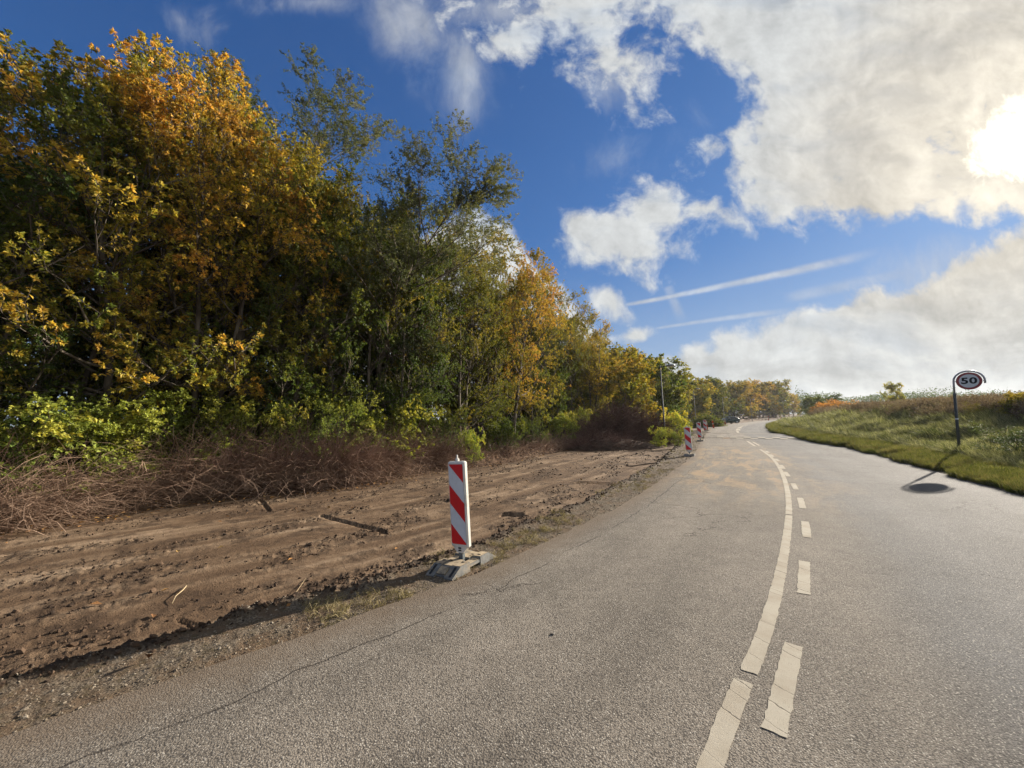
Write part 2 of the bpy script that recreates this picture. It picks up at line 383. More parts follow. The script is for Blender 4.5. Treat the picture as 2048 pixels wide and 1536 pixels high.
_lp = np.array([G(x, y) for x, y in ((21, 1363), (174, 1314), (331, 1272), (454, 1230), (593, 1192), (700, 1164), (1000, 1066), (1098, 1029), (1171, 1001), (1247, 961), (1310, 930), (1337, 905))])
_ls, _lt = sdist(_lp[:, 0], _lp[:, 1], LL); _o = np.argsort(_lt); LIP_T, LIP_S = _lt[_o], _ls[_o]
print('LIP', LIP_T.round(1), LIP_S.round(2))
def terrain(X, Y):
    """height and masks of everything beside the road"""
    sh = X.shape; x = X.ravel(); y = Y.ravel()
    sl, tl = sdist(x, y, LL); sr, tr_ = sdist(x, y, RL); sr = -sr
    sc_, ts = sdist(x, y, SCRUB)
    r = np.hypot(x, y)
    left = sl > 0; right = sr > 0
    z = np.full(x.shape, -0.035)
    # ---- left: shoulder, lip, stripped soil, berm, forest floor
    wob = (fbm(tl * 1.3, tl * 0 + 2, 3, 5) - 0.5) * 0.28
    lipw = np.interp(tl, LIP_T, LIP_S) + wob * .6
    lip = np.exp(-((sl - lipw) / 0.085) ** 2) * sst(fbm(x * 4.5, y * 4.5, 3, 9), 0.12, 0.50)
    cl = fbm(x * 19, y * 19, 3, 21, .65)
    st = fbm(tl * 0.28 + 0.10 * sl, sl * 4.2 + 0.8 * fbm(x * .3, y * .3, 2, 33), 5, 31, .62)              # grader streaks along the road
    st2 = fbm(tl * 0.35, sl * 1.9, 3, 37)
    crumb = sst(fbm(tl * 0.9, sl * 2.4, 5, 44, .6) * 0.85 + st * 0.35, 0.56, 0.74)
    soil = -0.145 + (st2 - 0.5) * 0.034 + (st - 0.5) * 0.030 + crumb * (cl - 0.42) * 0.052 + (fbm(x * 0.5, y * 0.5, 3, 51) - .5) * 0.06
    step = sst(sl, lipw - 0.01, lipw + 0.07)
    zl = -0.012 - 0.02 * sst(sl, 0, 0.7) + (fbm(x * 22, y * 22, 2, 61) - 0.5) * 0.018
    zl = zl * (1 - step) + soil * step + lip * (0.03 + 0.07 * cl)
    def groove(a, b, w, d):
        a = G(*a); b = G(*b); e = b - a; L = np.hypot(*e); e = e / L
        t = (x - a[0]) * e[0] + (y - a[1]) * e[1]; o = -(x - a[0]) * e[1] + (y - a[1]) * e[0]
        k = np.exp(-(o / w) ** 2) * sst(t, 0, .06) * (1 - sst(t, L - .06, L))
        rim = np.exp(-((o - 1.6 * w) / (w * .7)) ** 2) * sst(t, 0, .06) * (1 - sst(t, L - .06, L))
        return -d * k + d * .6 * rim
    zl = zl + groove((640, 1017), (775, 1047), .035, .06) + groove((352, 1203), (452, 1229), .015, .035) + groove((1150, 956), (1290, 959), .07, .06) + groove((1000, 1013), (1050, 1016), .08, .07) + groove((520, 985), (540, 1008), .03, .05)
    berm = 0.26 * np.exp(-((sc_ - 0.35) / 0.5) ** 2) * (0.35 + 0.9 * fbm(x * 1.7, y * 1.7, 4, 71)) * sst(sc_, -0.45, 0.1)
    ff = sst(sc_, -0.35, 0.5)
    zl = zl + berm * (0.5 + cl) + ff * (0.10 + 0.16 * (fbm(x * 1.1, y * 1.1, 4, 81) - .3) + (cl - .5) * .10)
    z = np.where(left, zl, z)
    # ---- right: verge and bank
    s = sr
    bk = sst(s, 1.5, 7.8)
    hh = 0.98 + 0.28 * sst(tr_, 15, 40) - 0.45 * sst(tr_, 62, 90)
    zr = 0.0 + 0.10 * sst(s, 0, 0.9) + hh * bk + (fbm(x * 1.1, y * 1.1, 4, 91) - .5) * .85 * sst(s, 1.7, 3.4) + (fbm(x * 5, y * 5, 3, 95) - .5) * 0.08 * sst(s, .1, .5)
    zr = zr + np.clip(s - 7, 0, 400) * 0.020
    zr = np.where(s > 60, zr + (fbm(x * .012, y * .012, 3, 97) - .5) * 4.0 * sst(s, 60, 200), zr)
    z = np.where(right, zr, z)
    z = np.where(~left & ~right, -0.035, z)
    z = np.where(r > 900, np.minimum(z, 8), z)
    A = dict(sl=sl, tl=tl, sr=sr, sc=sc_, lip=lip, step=np.where(left, step, 0), crumb=crumb, st=st, cl=cl, ff=ff, ts=ts)
    return z, A
def zat(x, y):
    z, _ = terrain(np.array([float(x)]), np.array([float(y)])); return float(z[0])

az = np.concatenate([np.linspace(-180, -72, 30, endpoint=False), np.linspace(-72, 66, 880, endpoint=False), np.linspace(66, 180, 31)])
rr = [0.7]
while rr[-1] < 1350: rr.append(rr[-1] * (1.0102 if rr[-1] < 42 else 1.045))
rr = np.array(rr); AZ, RR = np.meshgrid(np.radians(az), rr)
GX = RR * np.sin(AZ); GY = RR * np.cos(AZ)
GZ, GA = terrain(GX, GY)
nr, na = GX.shape
gi = np.arange(nr * na).reshape(nr, na)
gq = np.stack([gi[:-1, :-1], gi[:-1, 1:], gi[1:, 1:], gi[1:, :-1]], -1).reshape(-1, 4)
fsl = GA['sl'][gq].mean(1); fsr = GA['sr'][gq].mean(1); fsc = GA['sc'][gq].mean(1)
gverts = np.stack([GX.ravel(), GY.ravel(), GZ], 1)
def part_of_ground(name, mask, mat, smooth=True):
    q_ = gq[mask]; used = np.unique(q_); mp = np.full(len(gverts), -1); mp[used] = np.arange(len(used))
    at = {k: GA[k][used] for k in ('sl', 'sr', 'sc', 'lip', 'step', 'crumb', 'st', 'cl', 'tl')}
    o = mesh_np(name, gverts[used], mp[q_], mat, smooth, attrs=at)
    return tag(o, kind='structure')

# ---------------------------------------------------------------- materials
def mat(name):
    m_ = bpy.data.materials.new(name); m_.use_nodes = True; m_.node_tree.nodes.clear(); return m_, NT(m_.node_tree)
def finish(n, color, rough=0.85, spec=0.3, bump=None, bstr=0.5, bdist=0.01, metal=0.0, extra=None):
    b = n.new('ShaderNodeBsdfPrincipled')
    n.put(b.inputs['Base Color'], color); n.put(b.inputs['Roughness'], rough); n.put(b.inputs['Specular IOR Level'], spec); n.put(b.inputs['Metallic'], metal)
    if bump is not None:
        bp = n.new('ShaderNodeBump'); bp.inputs['Strength'].default_value = bstr; bp.inputs['Distance'].default_value = bdist
        n.put(bp.inputs['Height'], bump); n.put(b.inputs['Normal'], bp.outputs[0])
    for k, v in (extra or {}).items(): n.put(b.inputs[k], v)
    n.l.new(b.outputs[0], n.new('ShaderNodeOutputMaterial').inputs[0]); return b
def simple(name, col, rough=0.6, spec=0.4, metal=0.0, var=0.12, vs=20.0, bstr=0.0, dirt=None):
    m_, n = mat(name); co = n.new('ShaderNodeTexCoord').outputs['Object']
    f = n.noise(co, vs, 5, 0.6); k = n.ramp(f, 0.25, 0.75, 1 - var, 1 + var)
    cc = n.vm('SCALE', tuple(col), k)
    if dirt: cc = n.mix(n.ramp(n.noise(co, vs * 0.35, 6, 0.7), 0.48, 0.75, 0, dirt[3]), cc, dirt[:3])
    finish(n, cc, rough, spec, f if bstr else None, bstr, 0.004, metal); return m_
def attr(n, k): return n.new('ShaderNodeAttribute', attribute_name=k).outputs['Fac']
def world_pos(n): return n.new('ShaderNodeNewGeometry').outputs['Position']

# stripped soil and its gravel shoulder
def soil_mat():
    m_, n = mat('soil'); P = world_pos(n)
    sl = attr(n, 'sl'); stp = attr(n, 'step'); crumb = attr(n, 'crumb'); lip = attr(n, 'lip'); st = attr(n, 'st'); scb = attr(n, 'sc')
    n1 = n.noise(P, 0.7, 6, 0.6); n2 = n.noise(P, 9.0, 8, 0.65); n3 = n.noise(P, 70, 5, 0.7)
    n4 = n.noise(P, 2.4, 6, 0.6)
    base = n.cr(n.m('ADD', n.m('MULTIPLY', st, 0.6), n.m('MULTIPLY', n1, 0.5)), [(0.35, (.078, .048, .029)), (0.50, (.122, .078, .047)), (0.60, (.180, .122, .077)), (0.72, (.275, .198, .132))])
    base = n.mix(n.ramp(n4, 0.50, 0.62, 0, 0.75), base, (.060, .038, .024))
    base = n.mix(n.m('MULTIPLY', n.ramp(n2, 0.42, 0.62), n.m('MULTIPLY', crumb, 0.8)), base, (.045, .029, .019))
    base = n.mix(n.ramp(n3, 0.60, 0.78, 0, 0.45), base, (.22, .175, .125))
    base = n.mix(n.ramp(n3, 0.42, 0.28, 0, 0.5), base, (.03, .021, .015))
    # shoulder: grey gravel with dead grass
    vo = n.new('ShaderNodeTexVoronoi'); n.put(vo.inputs['Vector'], P); vo.inputs['Scale'].default_value = 75
    gcol = n.mix(n.sep(vo.outputs['Color'])[0], (.060, .045, .032), (.19, .155, .115))
    gcol = n.mix(n.ramp(n.noise(P, 3.0, 5, 0.6), 0.40, 0.60, 0, 0.85), gcol, (.115, .077, .048))
    gcol = n.mix(n.ramp(n.noise(P, 14.0, 5, 0.7), 0.50, 0.62, 0, 0.6), gcol, (.07, .055, .03))
    col = n.mix(stp, gcol, base)
    col = n.mix(n.m('MULTIPLY', lip, 0.95), col, (.030, .020, .015))
    # forest edge: dark leaf mould
    col = n.mix(n.ramp(scb, -0.5, 0.2, 0, 0.85), col, n.mix(n.ramp(n2, 0.4, 0.6), (.055, .034, .022), (.15, .085, .05)))
    hgt = n.m('ADD', n.m('MULTIPLY', n2, 0.7), n.m('ADD', n.m('MULTIPLY', n3, 0.22), n.m('MULTIPLY', vo.outputs['Distance'], 0.1)))
    finish(n, col, 0.92, 0.15, hgt, 0.9, 0.045); return m_
M_SOIL = soil_mat()
def litter_mat():
    m_, n = mat('leaf_litter'); P = world_pos(n)
    vo = n.new('ShaderNodeTexVoronoi'); n.put(vo.inputs['Vector'], P); vo.inputs['Scale'].default_value = 14
    n2 = n.noise(P, 7.0, 7, 0.65)
    col = n.mix(n.ramp(n2, 0.35, 0.65), (.028, .019, .013), (.095, .052, .026))
    col = n.mix(n.ramp(n.sep(vo.outputs['Color'])[0], .72, .8, 0, .7), col, (.20, .105, .045))
    finish(n, col, 0.95, 0.1, n2, 0.9, 0.05); return m_
M_LITTER = litter_mat()
def turf_mat():
    m_, n = mat('turf'); P = world_pos(n); sr = attr(n, 'sr')
    n1 = n.noise(P, 0.35, 6, 0.6); n2 = n.noise(P, 5.0, 8, 0.7); n3 = n.noise(P, 30, 6, 0.7)
    col = n.mix(n.ramp(n1, 0.4, 0.6), (.045, .050, .020), (.085, .080, .036))
    col = n.mix(n.ramp(n2, 0.45, 0.7, 0, 0.7), col, (.030, .034, .012))
    col = n.mix(n.ramp(n3, 0.50, 0.7, 0, 0.6), col, (.10, .10, .045))
    col = n.mix(n.ramp(sr, 5.5, 8, 0, 0.85), col, n.mix(n.ramp(n2, .35, .65), (.10, .058, .035), (.16, .10, .06)))
    col = n.mix(n.ramp(sr, 0.30, 0.02, 0, 0.8), col, (.12, .10, .07))
    finish(n, col, 0.95, 0.15, n.m('ADD', n2, n.m('MULTIPLY', n3, 0.4)), 1.0, 0.12); return m_
M_TURF = turf_mat()
part_of_ground('gravel_shoulder', (fsl > -0.25) & (fsl <= 0.85) & (fsr < 0), M_SOIL)
part_of_ground('dirt_ground', (fsl > 0.85) & (fsc < 0.25) & (fsr < 0), M_SOIL)
part_of_ground('forest_floor', (fsl > 0.85) & (fsc >= 0.25), M_LITTER)
part_of_ground('grass_verge', (fsr > -0.25) & (fsr <= 1.75) & (fsl < 0), M_TURF)
part_of_ground('grass_bank', (fsr > 1.75) & (fsl < 0), M_TURF)
hv = [(-1450, -1450, -1.2), (1450, -1450, -1.2), (1450, 1450, -1.2), (-1450, 1450, -1.2)]
tag(mesh_np('ground', hv, np.array([(0, 1, 2, 3)]), M_LITTER), kind='structure')

# ---------------------------------------------------------------- road
def resample(L, step):
    seg = np.linalg.norm(np.diff(L, axis=0), axis=1); t = np.concatenate([[0], np.cumsum(seg)]); n_ = int(t[-1] / step) + 1
    tt = np.linspace(0, t[-1], n_); return np.stack([np.interp(tt, t, L[:, 0]), np.interp(tt, t, L[:, 1])], 1), tt
def asphalt_mat():
    m_, n = mat('asphalt'); P = world_pos(n); a = attr(n, 'across'); al_ = attr(n, 'along')
    vo = n.new('ShaderNodeTexVoronoi'); n.put(vo.inputs['Vector'], P); vo.inputs['Scale'].default_value = 150
    vo2 = n.new('ShaderNodeTexVoronoi'); n.put(vo2.inputs['Vector'], P); vo2.inputs['Scale'].default_value = 105
    big_ = n.noise(P, 0.55, 6, 0.6); mid = n.noise(P, 4.0, 7, 0.65); fine = n.noise(P, 160, 4, 0.8)
    # the left lane is dusty and worn pale, the right lane cooler and coarser
    lane = n.ramp(n.m('ADD', a, n.m('MULTIPLY', n.m('SUBTRACT', big_, 0.5), 0.12)), 0.44, 0.56)
    base = n.mix(lane, (.186, .163, .136), (.122, .119, .117))
    base = n.vm('SCALE', base, n.ramp(big_, 0.3, 0.7, 0.84, 1.14))
    base = n.vm('SCALE', base, n.ramp(mid, 0.3, 0.7, 0.90, 1.10))
    trk = n.noise(n.comb(n.m('MULTIPLY', n.m('ADD', a, n.m('MULTIPLY', n.m('SUBTRACT', big_, .5), .04)), 9.0), n.m('MULTIPLY', al_, 0.06), 0.0), 1.0, 3, 0.5)
    base = n.vm('SCALE', base, n.ramp(trk, 0.30, 0.70, 0.86, 1.12))
    pat = n.noise(P, 1.4, 4, 0.7); base = n.mix(n.ramp(pat, 0.62, 0.68, 0, 0.22), base, (.07, .066, .064))
    sp = n.sep(vo.outputs['Color']); sp2 = n.sep(vo2.outputs['Color'])
    base = n.vm('SCALE', base, n.m('ADD', 0.70, n.m('ADD', n.m('MULTIPLY', sp[0], 0.42), n.m('MULTIPLY', sp2[1], 0.22))))
    base = n.mix(n.ramp(sp[1], 0.88, 0.95, 0, .8), base, (.42, .39, .34))  # pale aggregate specks, also standing in by colour for sparkling highlights
    base = n.mix(n.ramp(vo2.outputs['Distance'], 0.42, 0.78, 0, 0.6), base, (.028, .025, .024))
    # tan soil dragged over the lane beside the works
    sw_ = n.noise(n.vm('MULTIPLY', n.comb(n.m('MULTIPLY', a, 7.2), al_, 0.0), (1.1, 0.38, 1.0)), 1.5, 7, 0.68, 0.8)
    zone = n.m('MULTIPLY', n.ramp(a, 0.74, 0.25), n.m('MULTIPLY', n.ramp(al_, 0.0, 5.0), n.ramp(al_, 20.0, 13.0)))
    smear = n.m('MULTIPLY', zone, n.ramp(n.m('ADD', sw_, n.m('MULTIPLY', mid, .25)), 0.56, 0.78, 0, 0.75))
    base = n.mix(smear, base, (.33, .235, .14))
    edge = n.ramp(n.m('ADD', a, n.m('MULTIPLY', n.m('SUBTRACT', mid, 0.5), 0.07)), 0.075, -0.004)
    base = n.mix(n.m('MULTIPLY', edge, 0.7), base, (.135, .100, .070))
    # hairline cracks
    wp = n.vm('ADD', P, n.vm('SCALE', n.vm('SUBTRACT', n.noise(P, 1.6, 6, 0.65, out=1), (0.5, 0.5, 0.5)), 0.9))
    vc = n.new('ShaderNodeTexVoronoi', feature='DISTANCE_TO_EDGE'); n.put(vc.inputs['Vector'], wp); vc.inputs['Scale'].default_value = 0.42
    ck = n.m('MULTIPLY', n.ramp(vc.outputs['Distance'], 0.0055, 0.0015, 0, 1), n.ramp(n.noise(P, 0.45, 3, 0.5), 0.50, 0.58))
    ec = n.m('ADD', a, n.m('MULTIPLY', n.m('SUBTRACT', n.noise(P, 1.1, 6, 0.6), 0.5), 0.05))
    ck2 = n.m('MULTIPLY', n.ramp(n.m('ABSOLUTE', n.m('SUBTRACT', ec, 0.065)), 0.0016, 0.0004), n.ramp(n.noise(P, 0.8, 3, 0.5), 0.42, 0.52))
    ck = n.m('MAXIMUM', ck, ck2)
    base = n.mix(n.m('MULTIPLY', ck, 0.75), base, (.03, .025, .022))
    h = n.m('SUBTRACT', n.m('ADD', n.m('MULTIPLY', vo2.outputs['Distance'], -0.7), n.m('MULTIPLY', n.m('ADD', sp[2], fine), 0.35)), n.m('MULTIPLY', ck, 0.8))
    finish(n, base, n.ramp(sp[0], 0, 1, 0.80, 0.95), 0.11, h, 0.9, 0.005); return m_
M_ASPH = asphalt_mat()
road = tag(bpy.data.objects.new('road', None), kind='structure'); COL.objects.link(road)
Lr, _ = resample(LL, 0.6); n_ = len(Lr)
# pair every left-edge point with the right edge by perpendicular foot
ctr_s = np.linspace(0, 1, 25)
def right_foot():
    T = np.gradient(Lr, axis=0); T /= np.linalg.norm(T, axis=1, keepdims=True); Nn = np.stack([T[:, 1], -T[:, 0]], 1)
    out = []
    for p, nn in zip(Lr, Nn):
        d = RL - p; al_ = d @ nn; off = np.abs(d @ np.array([nn[1], -nn[0]])); off[al_ < 3] = 99; off[al_ > 15] = 99
        out.append(al_[np.argmin(off)] if off.min() < 1.5 else np.nan)
    w = np.array(out); ok_ = ~np.isnan(w); w = np.interp(np.arange(len(w)), np.arange(len(w))[ok_], w[ok_])
    k_ = np.ones(9) / 9; w = np.convolve(np.pad(w, 4, mode='edge'), k_, 'valid')
    return w, Nn
ROADW, ROADN = right_foot()
al0 = np.concatenate([[0], np.cumsum(np.linalg.norm(np.diff(Lr, axis=0), axis=1))])
i0 = int(np.argmin(np.abs(Lr[:, 1] - G(1200, 1014)[1]))); along = al0 - al0[i0]
fine_i = np.arange(0, al0[-1], 0.3); 
Lf = np.stack([np.interp(fine_i, al0, Lr[:, 0]), np.interp(fine_i, al0, Lr[:, 1])], 1)
Wf = np.interp(fine_i, al0, ROADW); Nf = np.stack([np.interp(fine_i, al0, ROADN[:, 0]), np.interp(fine_i, al0, ROADN[:, 1])], 1)
jag = (fbm(fine_i * 1.7, fine_i * 0, 4, 3) - 0.5) * 0.12
ts_ = np.linspace(0, 1, 30)
V3 = []
for j, t in enumerate(ts_):
    off = Wf * t + (jag if j == 0 else 0)
    pp = Lf + Nf * off[:, None]
    V3.append(np.stack([pp[:, 0], pp[:, 1], hump(pp[:, 0], pp[:, 1])], 1))
V3 = np.array(V3)
def strip(V3, acr, fl=False):
    k1, k2 = V3.shape[:2]; gi2 = np.arange(k1 * k2).reshape(k1, k2)
    rq = np.stack([gi2[:-1, :-1], gi2[1:, :-1], gi2[1:, 1:], gi2[:-1, 1:]], -1).reshape(-1, 4)
    return V3.reshape(-1, 3), rq, np.repeat(acr, k2), np.tile(fine_i - al0[i0], k1)
dn = np.array([0, 0, .07]); pcs = [strip(V3, ts_), strip(np.stack([V3[0] - dn, V3[0]]), np.zeros(2)), strip(np.stack([V3[-1], V3[-1] - dn]), np.ones(2))]
nv = 0; qq = []
for v_, q_, a_, l_ in pcs: qq.append(q_ + nv); nv += len(v_)
mesh_np('asphalt_surface', np.concatenate([p_[0] for p_ in pcs]), np.concatenate(qq), M_ASPH, True, road, attrs=dict(across=np.concatenate([p_[2] for p_ in pcs]), along=np.concatenate([p_[3] for p_ in pcs])))

def paint_mat():
    m_, n = mat('road_paint'); P = world_pos(n)
    n1 = n.noise(P, 3.0, 5, 0.6); n2 = n.noise(P, 60, 5, 0.7); n3 = n.noise(P, 220, 3, 0.7)
    col = n.mix(n.ramp(n1, 0.35, 0.7), (.39, .355, .29), (.32, .28, .22))
    u = attr(n, 'u'); t = attr(n, 'across')
    wv = n.m('ADD', u, n.m('ADD', n.m('MULTIPLY', t, 0.05), n.m('MULTIPLY', n.m('SUBTRACT', n.noise(P, 12, 4, .6), .5), 0.05)))
    fr = n.m('ABSOLUTE', n.m('SUBTRACT', n.m('FRACT', n.m('MULTIPLY', wv, 3.1)), 0.5))
    crk = n.m('MULTIPLY', n.ramp(fr, 0.018, 0.006), n.ramp(n.noise(n.comb(n.m('FLOOR', n.m('MULTIPLY', wv, 3.1)), 0, 0), 7.7, 0, .5), 0.47, 0.53))
    fr2 = n.m('ABSOLUTE', n.m('SUBTRACT', n.m('FRACT', n.m('MULTIPLY', wv, 5.3)), 0.5))
    crk = n.m('MAXIMUM', crk, n.m('MULTIPLY', n.ramp(fr2, 0.018, 0.006), n.ramp(n.noise(n.comb(n.m('FLOOR', n.m('MULTIPLY', wv, 5.3)), 3, 0), 5.3, 0, .5), 0.50, 0.55)))
    col = n.mix(n.m('MULTIPLY', crk, .8), col, (.07, .06, .05))
    pits = n.ramp(n2, 0.63, 0.69, 0, 0.7)
    col = n.mix(pits, col, (.12, .10, .08))
    wear = attr(n, 'wear'); col = n.mix(n.ramp(n.m('ADD', n.noise(P, 5, 6, .7), wear), 0.95, 1.15, 0, .9), col, (.30, .21, .13))
    finish(n, col, 0.9, 0.1, n.m('SUBTRACT', n.m('ADD', n3, n.m('MULTIPLY', n2, -.5)), crk), 0.5, 0.004); return m_
M_PAINT = paint_mat()
def marking(name, pts, w, wear=0.0, z=0.004, rag=0.008, step=0.045, seed=0):
    """a painted strip along pts with ragged edges"""
    L_, tt = resample(smooth_line(pts, 0.2) if len(pts) > 2 else np.array(pts, float), step)
    T = np.gradient(L_, axis=0); T /= np.linalg.norm(T, axis=1, keepdims=True); Nn = np.stack([T[:, 1], -T[:, 0]], 1)
    w = np.interp(tt / tt[-1], np.linspace(0, 1, len(w)), w) if hasattr(w, '__len__') else np.full(len(tt), w)
    jl = (fbm(tt * 22 + seed * 9, tt * 0, 3, seed) - .5) * rag * 2; jr = (fbm(tt * 22 + seed * 9, tt * 0 + 5, 3, seed + 1) - .5) * rag * 2
    cols = []; cs = []
    for a in (0, .25, .5, .75, 1):
        off = (a - 0.5) * w + (jl if a == 0 else jr if a == 1 else 0)
        end = np.zeros(len(tt)); end[0] = (RNG.random() - .5) * rag * 1.5; end[-1] = (RNG.random() - .5) * rag * 1.5
        p = L_ + Nn * off[:, None] + T * end[:, None]
        cols.append(np.stack([p[:, 0], p[:, 1], hump(p[:, 0], p[:, 1]) + z], 1)); cs.append(np.full(len(tt), a))
    v = np.array(cols); a_, b_ = v.shape[:2]; gi_ = np.arange(a_ * b_).reshape(a_, b_)
    q_ = np.stack([gi_[:-1, :-1], gi_[1:, :-1], gi_[1:, 1:], gi_[:-1, 1:]], -1).reshape(-1, 4)
    return mesh_np(name, v.reshape(-1, 3), q_, M_PAINT, False, road, attrs=dict(u=np.tile(tt + seed * 3.7, a_), across=np.concatenate(cs), wear=np.full(a_ * b_, wear)))
def px_line(*p): return [tuple(G(x, y)) for x, y in p]
c1 = px_line((1412, 1560), (1452, 1450), (1484, 1371), (1487.5, 1363))
c0 = c1[0]; c1 = [(c0[0] - .9 * (c1[1][0] - c0[0]) * 2, c0[1] - .9 * (c1[1][1] - c0[1]) * 2)] + c1
marking('centre_line', c1, 0.108, seed=1)
marking('centre_line', px_line((1498, 1345), (1527, 1270), (1548, 1200), (1564, 1130), (1574, 1070), (1578, 1031)), [.106, .098, .094], seed=2)
marking('centre_line', px_line((1578, 1029), (1576, 990), (1568, 956), (1556, 931), (1542, 914), (1530, 905), (1520.5, 899)), [.094, .094, .094, .10], seed=3)
marking('centre_line', px_line((1509.5, 892.2), (1494.5, 882.2)), 0.13, seed=4)
for k, (a, b) in enumerate((((1548, 1466), (1587, 1290)), ((1607, 1188), (1609, 1123)), ((1614, 1075), (1610, 1043)), ((1606, 1017), (1600, 996)), ((1592, 979), (1586, 967)), ((1577, 953), (1570, 944)), ((1567.5, 937.5), (1561.5, 930)), ((1558, 922.5), (1550.5, 917.5)), ((1546.5, 913.5), (1541, 909)), ((1537.5, 905.6), (1532, 902)), ((1519, 891.3), (1506, 884)))):
    marking('dash_marking', px_line(a, b), 0.102 if k else .112, wear=0.35 if k == 5 else 0.0, seed=10 + k)
for k, (a, b) in enumerate((((1476, 865.5), (1474.5, 862)), ((1473.5, 861), (1474.5, 857.8)), ((1475.5, 857), (1480, 854.3)), ((1481.5, 853.5), (1486.5, 852)), ((1489, 851.6), (1494, 851)), ((1479, 860.8), (1478, 858.4)), ((1480, 856.6), (1483, 855)))):
    marking('dash_marking', px_line(a, b), 0.2, seed=30 + k)
# staggered bar across the lane before the hump
NB = 11
for k in range(NB):
    a = h0 + (h1 - h0) * (k / NB); b = h0 + (h1 - h0) * ((k + 1) / NB); o = hn * (0.25 if k % 2 else 0.75)
    marking('hump_marking', [tuple(a + o), tuple(b + o)], 0.46, wear=0.45 if k == 0 else 0.62 if k == 1 else 0.0, seed=50 + k, rag=.02, step=.1, z=.018)
a = G(1424, 866.0, .09); b = G(1560, 868.5, .09)
marking('hump_edge_line', [tuple(a), tuple(b)], 0.30, wear=0.25, seed=70, rag=.03, step=.1, z=.018)
# ---------------------------------------------------------------- plants: materials
def leaf_mat(name, stops, trans=0.38, rough=0.6, spec=0.2):
    """autumn level, spread and brightness come from the object's own colour (r, g, b)"""
    m_, n = mat(name)
    oi = n.new('ShaderNodeObjectInfo'); cs = n.sep(oi.outputs['Color'])
    t = attr(n, 'tint'); rnd = n.new('ShaderNodeNewGeometry').outputs['Random Per Island']
    p = n.m('ADD', cs[0], n.m('MULTIPLY', n.m('SUBTRACT', t, 0.5), cs[1]))
    col = n.cr(p, stops)
    col = n.vm('SCALE', col, n.m('MULTIPLY', n.m('MULTIPLY', cs[2], 1.45), n.m('ADD', 0.62, n.m('MULTIPLY', rnd, 0.8))))
    b = n.new('ShaderNodeBsdfPrincipled'); n.put(b.inputs['Base Color'], col); b.inputs['Roughness'].default_value = rough
    b.inputs['Specular IOR Level'].default_value = spec
    tr_ = n.new('ShaderNodeBsdfTranslucent'); n.put(tr_.inputs[0], n.vm('MULTIPLY', col, (1.35, 1.25, 0.7)))
    ms = n.new('ShaderNodeMixShader'); ms.inputs[0].default_value = trans
    n.l.new(b.outputs[0], ms.inputs[1]); n.l.new(tr_.outputs[0], ms.inputs[2])
    n.l.new(ms.outputs[0], n.new('ShaderNodeOutputMaterial').inputs[0]); return m_
LEAF = leaf_mat('autumn_leaf', [(0.0, (.030, .050, .016)), (0.25, (.060, .094, .020)), (0.45, (.130, .145, .026)), (0.62, (.25, .205, .032)), (0.80, (.35, .225, .042)), (1.0, (.35, .18, .055))])
LEAFB = leaf_mat('willow_leaf', [(0.0, (.040, .058, .030)), (0.5, (.085, .100, .042)), (1.0, (.17, .16, .05))], 0.30)
def bark_mat(name, a, b, sc_=6):
    m_, n = mat(name); P = n.new('ShaderNodeTexCoord').outputs['Object']
    f = n.noise(n.vm('MULTIPLY', P, (1, 1, 0.25)), sc_, 6, 0.65)
    finish(n, n.mix(n.ramp(f, .35, .65), a, b), 0.9, 0.15, f, 0.6, 0.02); return m_
BARK = bark_mat('bark', (.055, .045, .036), (.17, .145, .115))
BARK_D = bark_mat('dark_bark', (.035, .028, .022), (.10, .082, .062))
TWIG = bark_mat('dry_twig', (.15, .095, .066), (.38, .265, .19), 2.0)
TWIG_RB = bark_mat('red_brown_twig', (.095, .055, .043), (.26, .165, .125), 2.0)
TWIG_R = bark_mat('dark_twig', (.060, .033, .028), (.17, .100, .080), 2.0)

# ---------------------------------------------------------------- plants: growing
def bend(P0, Dd, L, k, rng, up=0.0, wob=0.12):
    """polylines (n,k,3) from P0 along Dd, length L, bending upward by up"""
    n = len(P0); step = L[:, None] / (k - 1); out = np.zeros((n, k, 3)); out[:, 0] = P0; d = Dd.copy()
    for i in range(1, k):
        d = d + rng.normal(0, wob, (n, 3)); d[:, 2] += up / (k - 1); d /= np.linalg.norm(d, axis=1, keepdims=True)
        out[:, i] = out[:, i - 1] + d * step
    return out
def sample_on(P, Rr, t):
    """points at parameter t (n,m) of polylines P (n,k,3)"""
    k = P.shape[1]; f = t * (k - 1); i = np.clip(f.astype(int), 0, k - 2); u = (f - i)[..., None]
    ar = np.arange(len(P))[:, None]
    a = P[ar, i]; b = P[ar, i + 1]; r = Rr[ar, i] * (1 - u[..., 0]) + Rr[ar, i + 1] * u[..., 0]
    d = b - a; d /= np.linalg.norm(d, axis=-1, keepdims=True) + 1e-9
    return a * (1 - u) + b * u, d, r
def side_dirs(d, ang, rng):
    """directions leaving d by angle ang"""
    r = rng.normal(size=d.shape); r -= (r * d).sum(-1, keepdims=True) * d; r /= np.linalg.norm(r, axis=-1, keepdims=True) + 1e-9
    return d * np.cos(ang)[..., None] + r * np.sin(ang)[..., None]
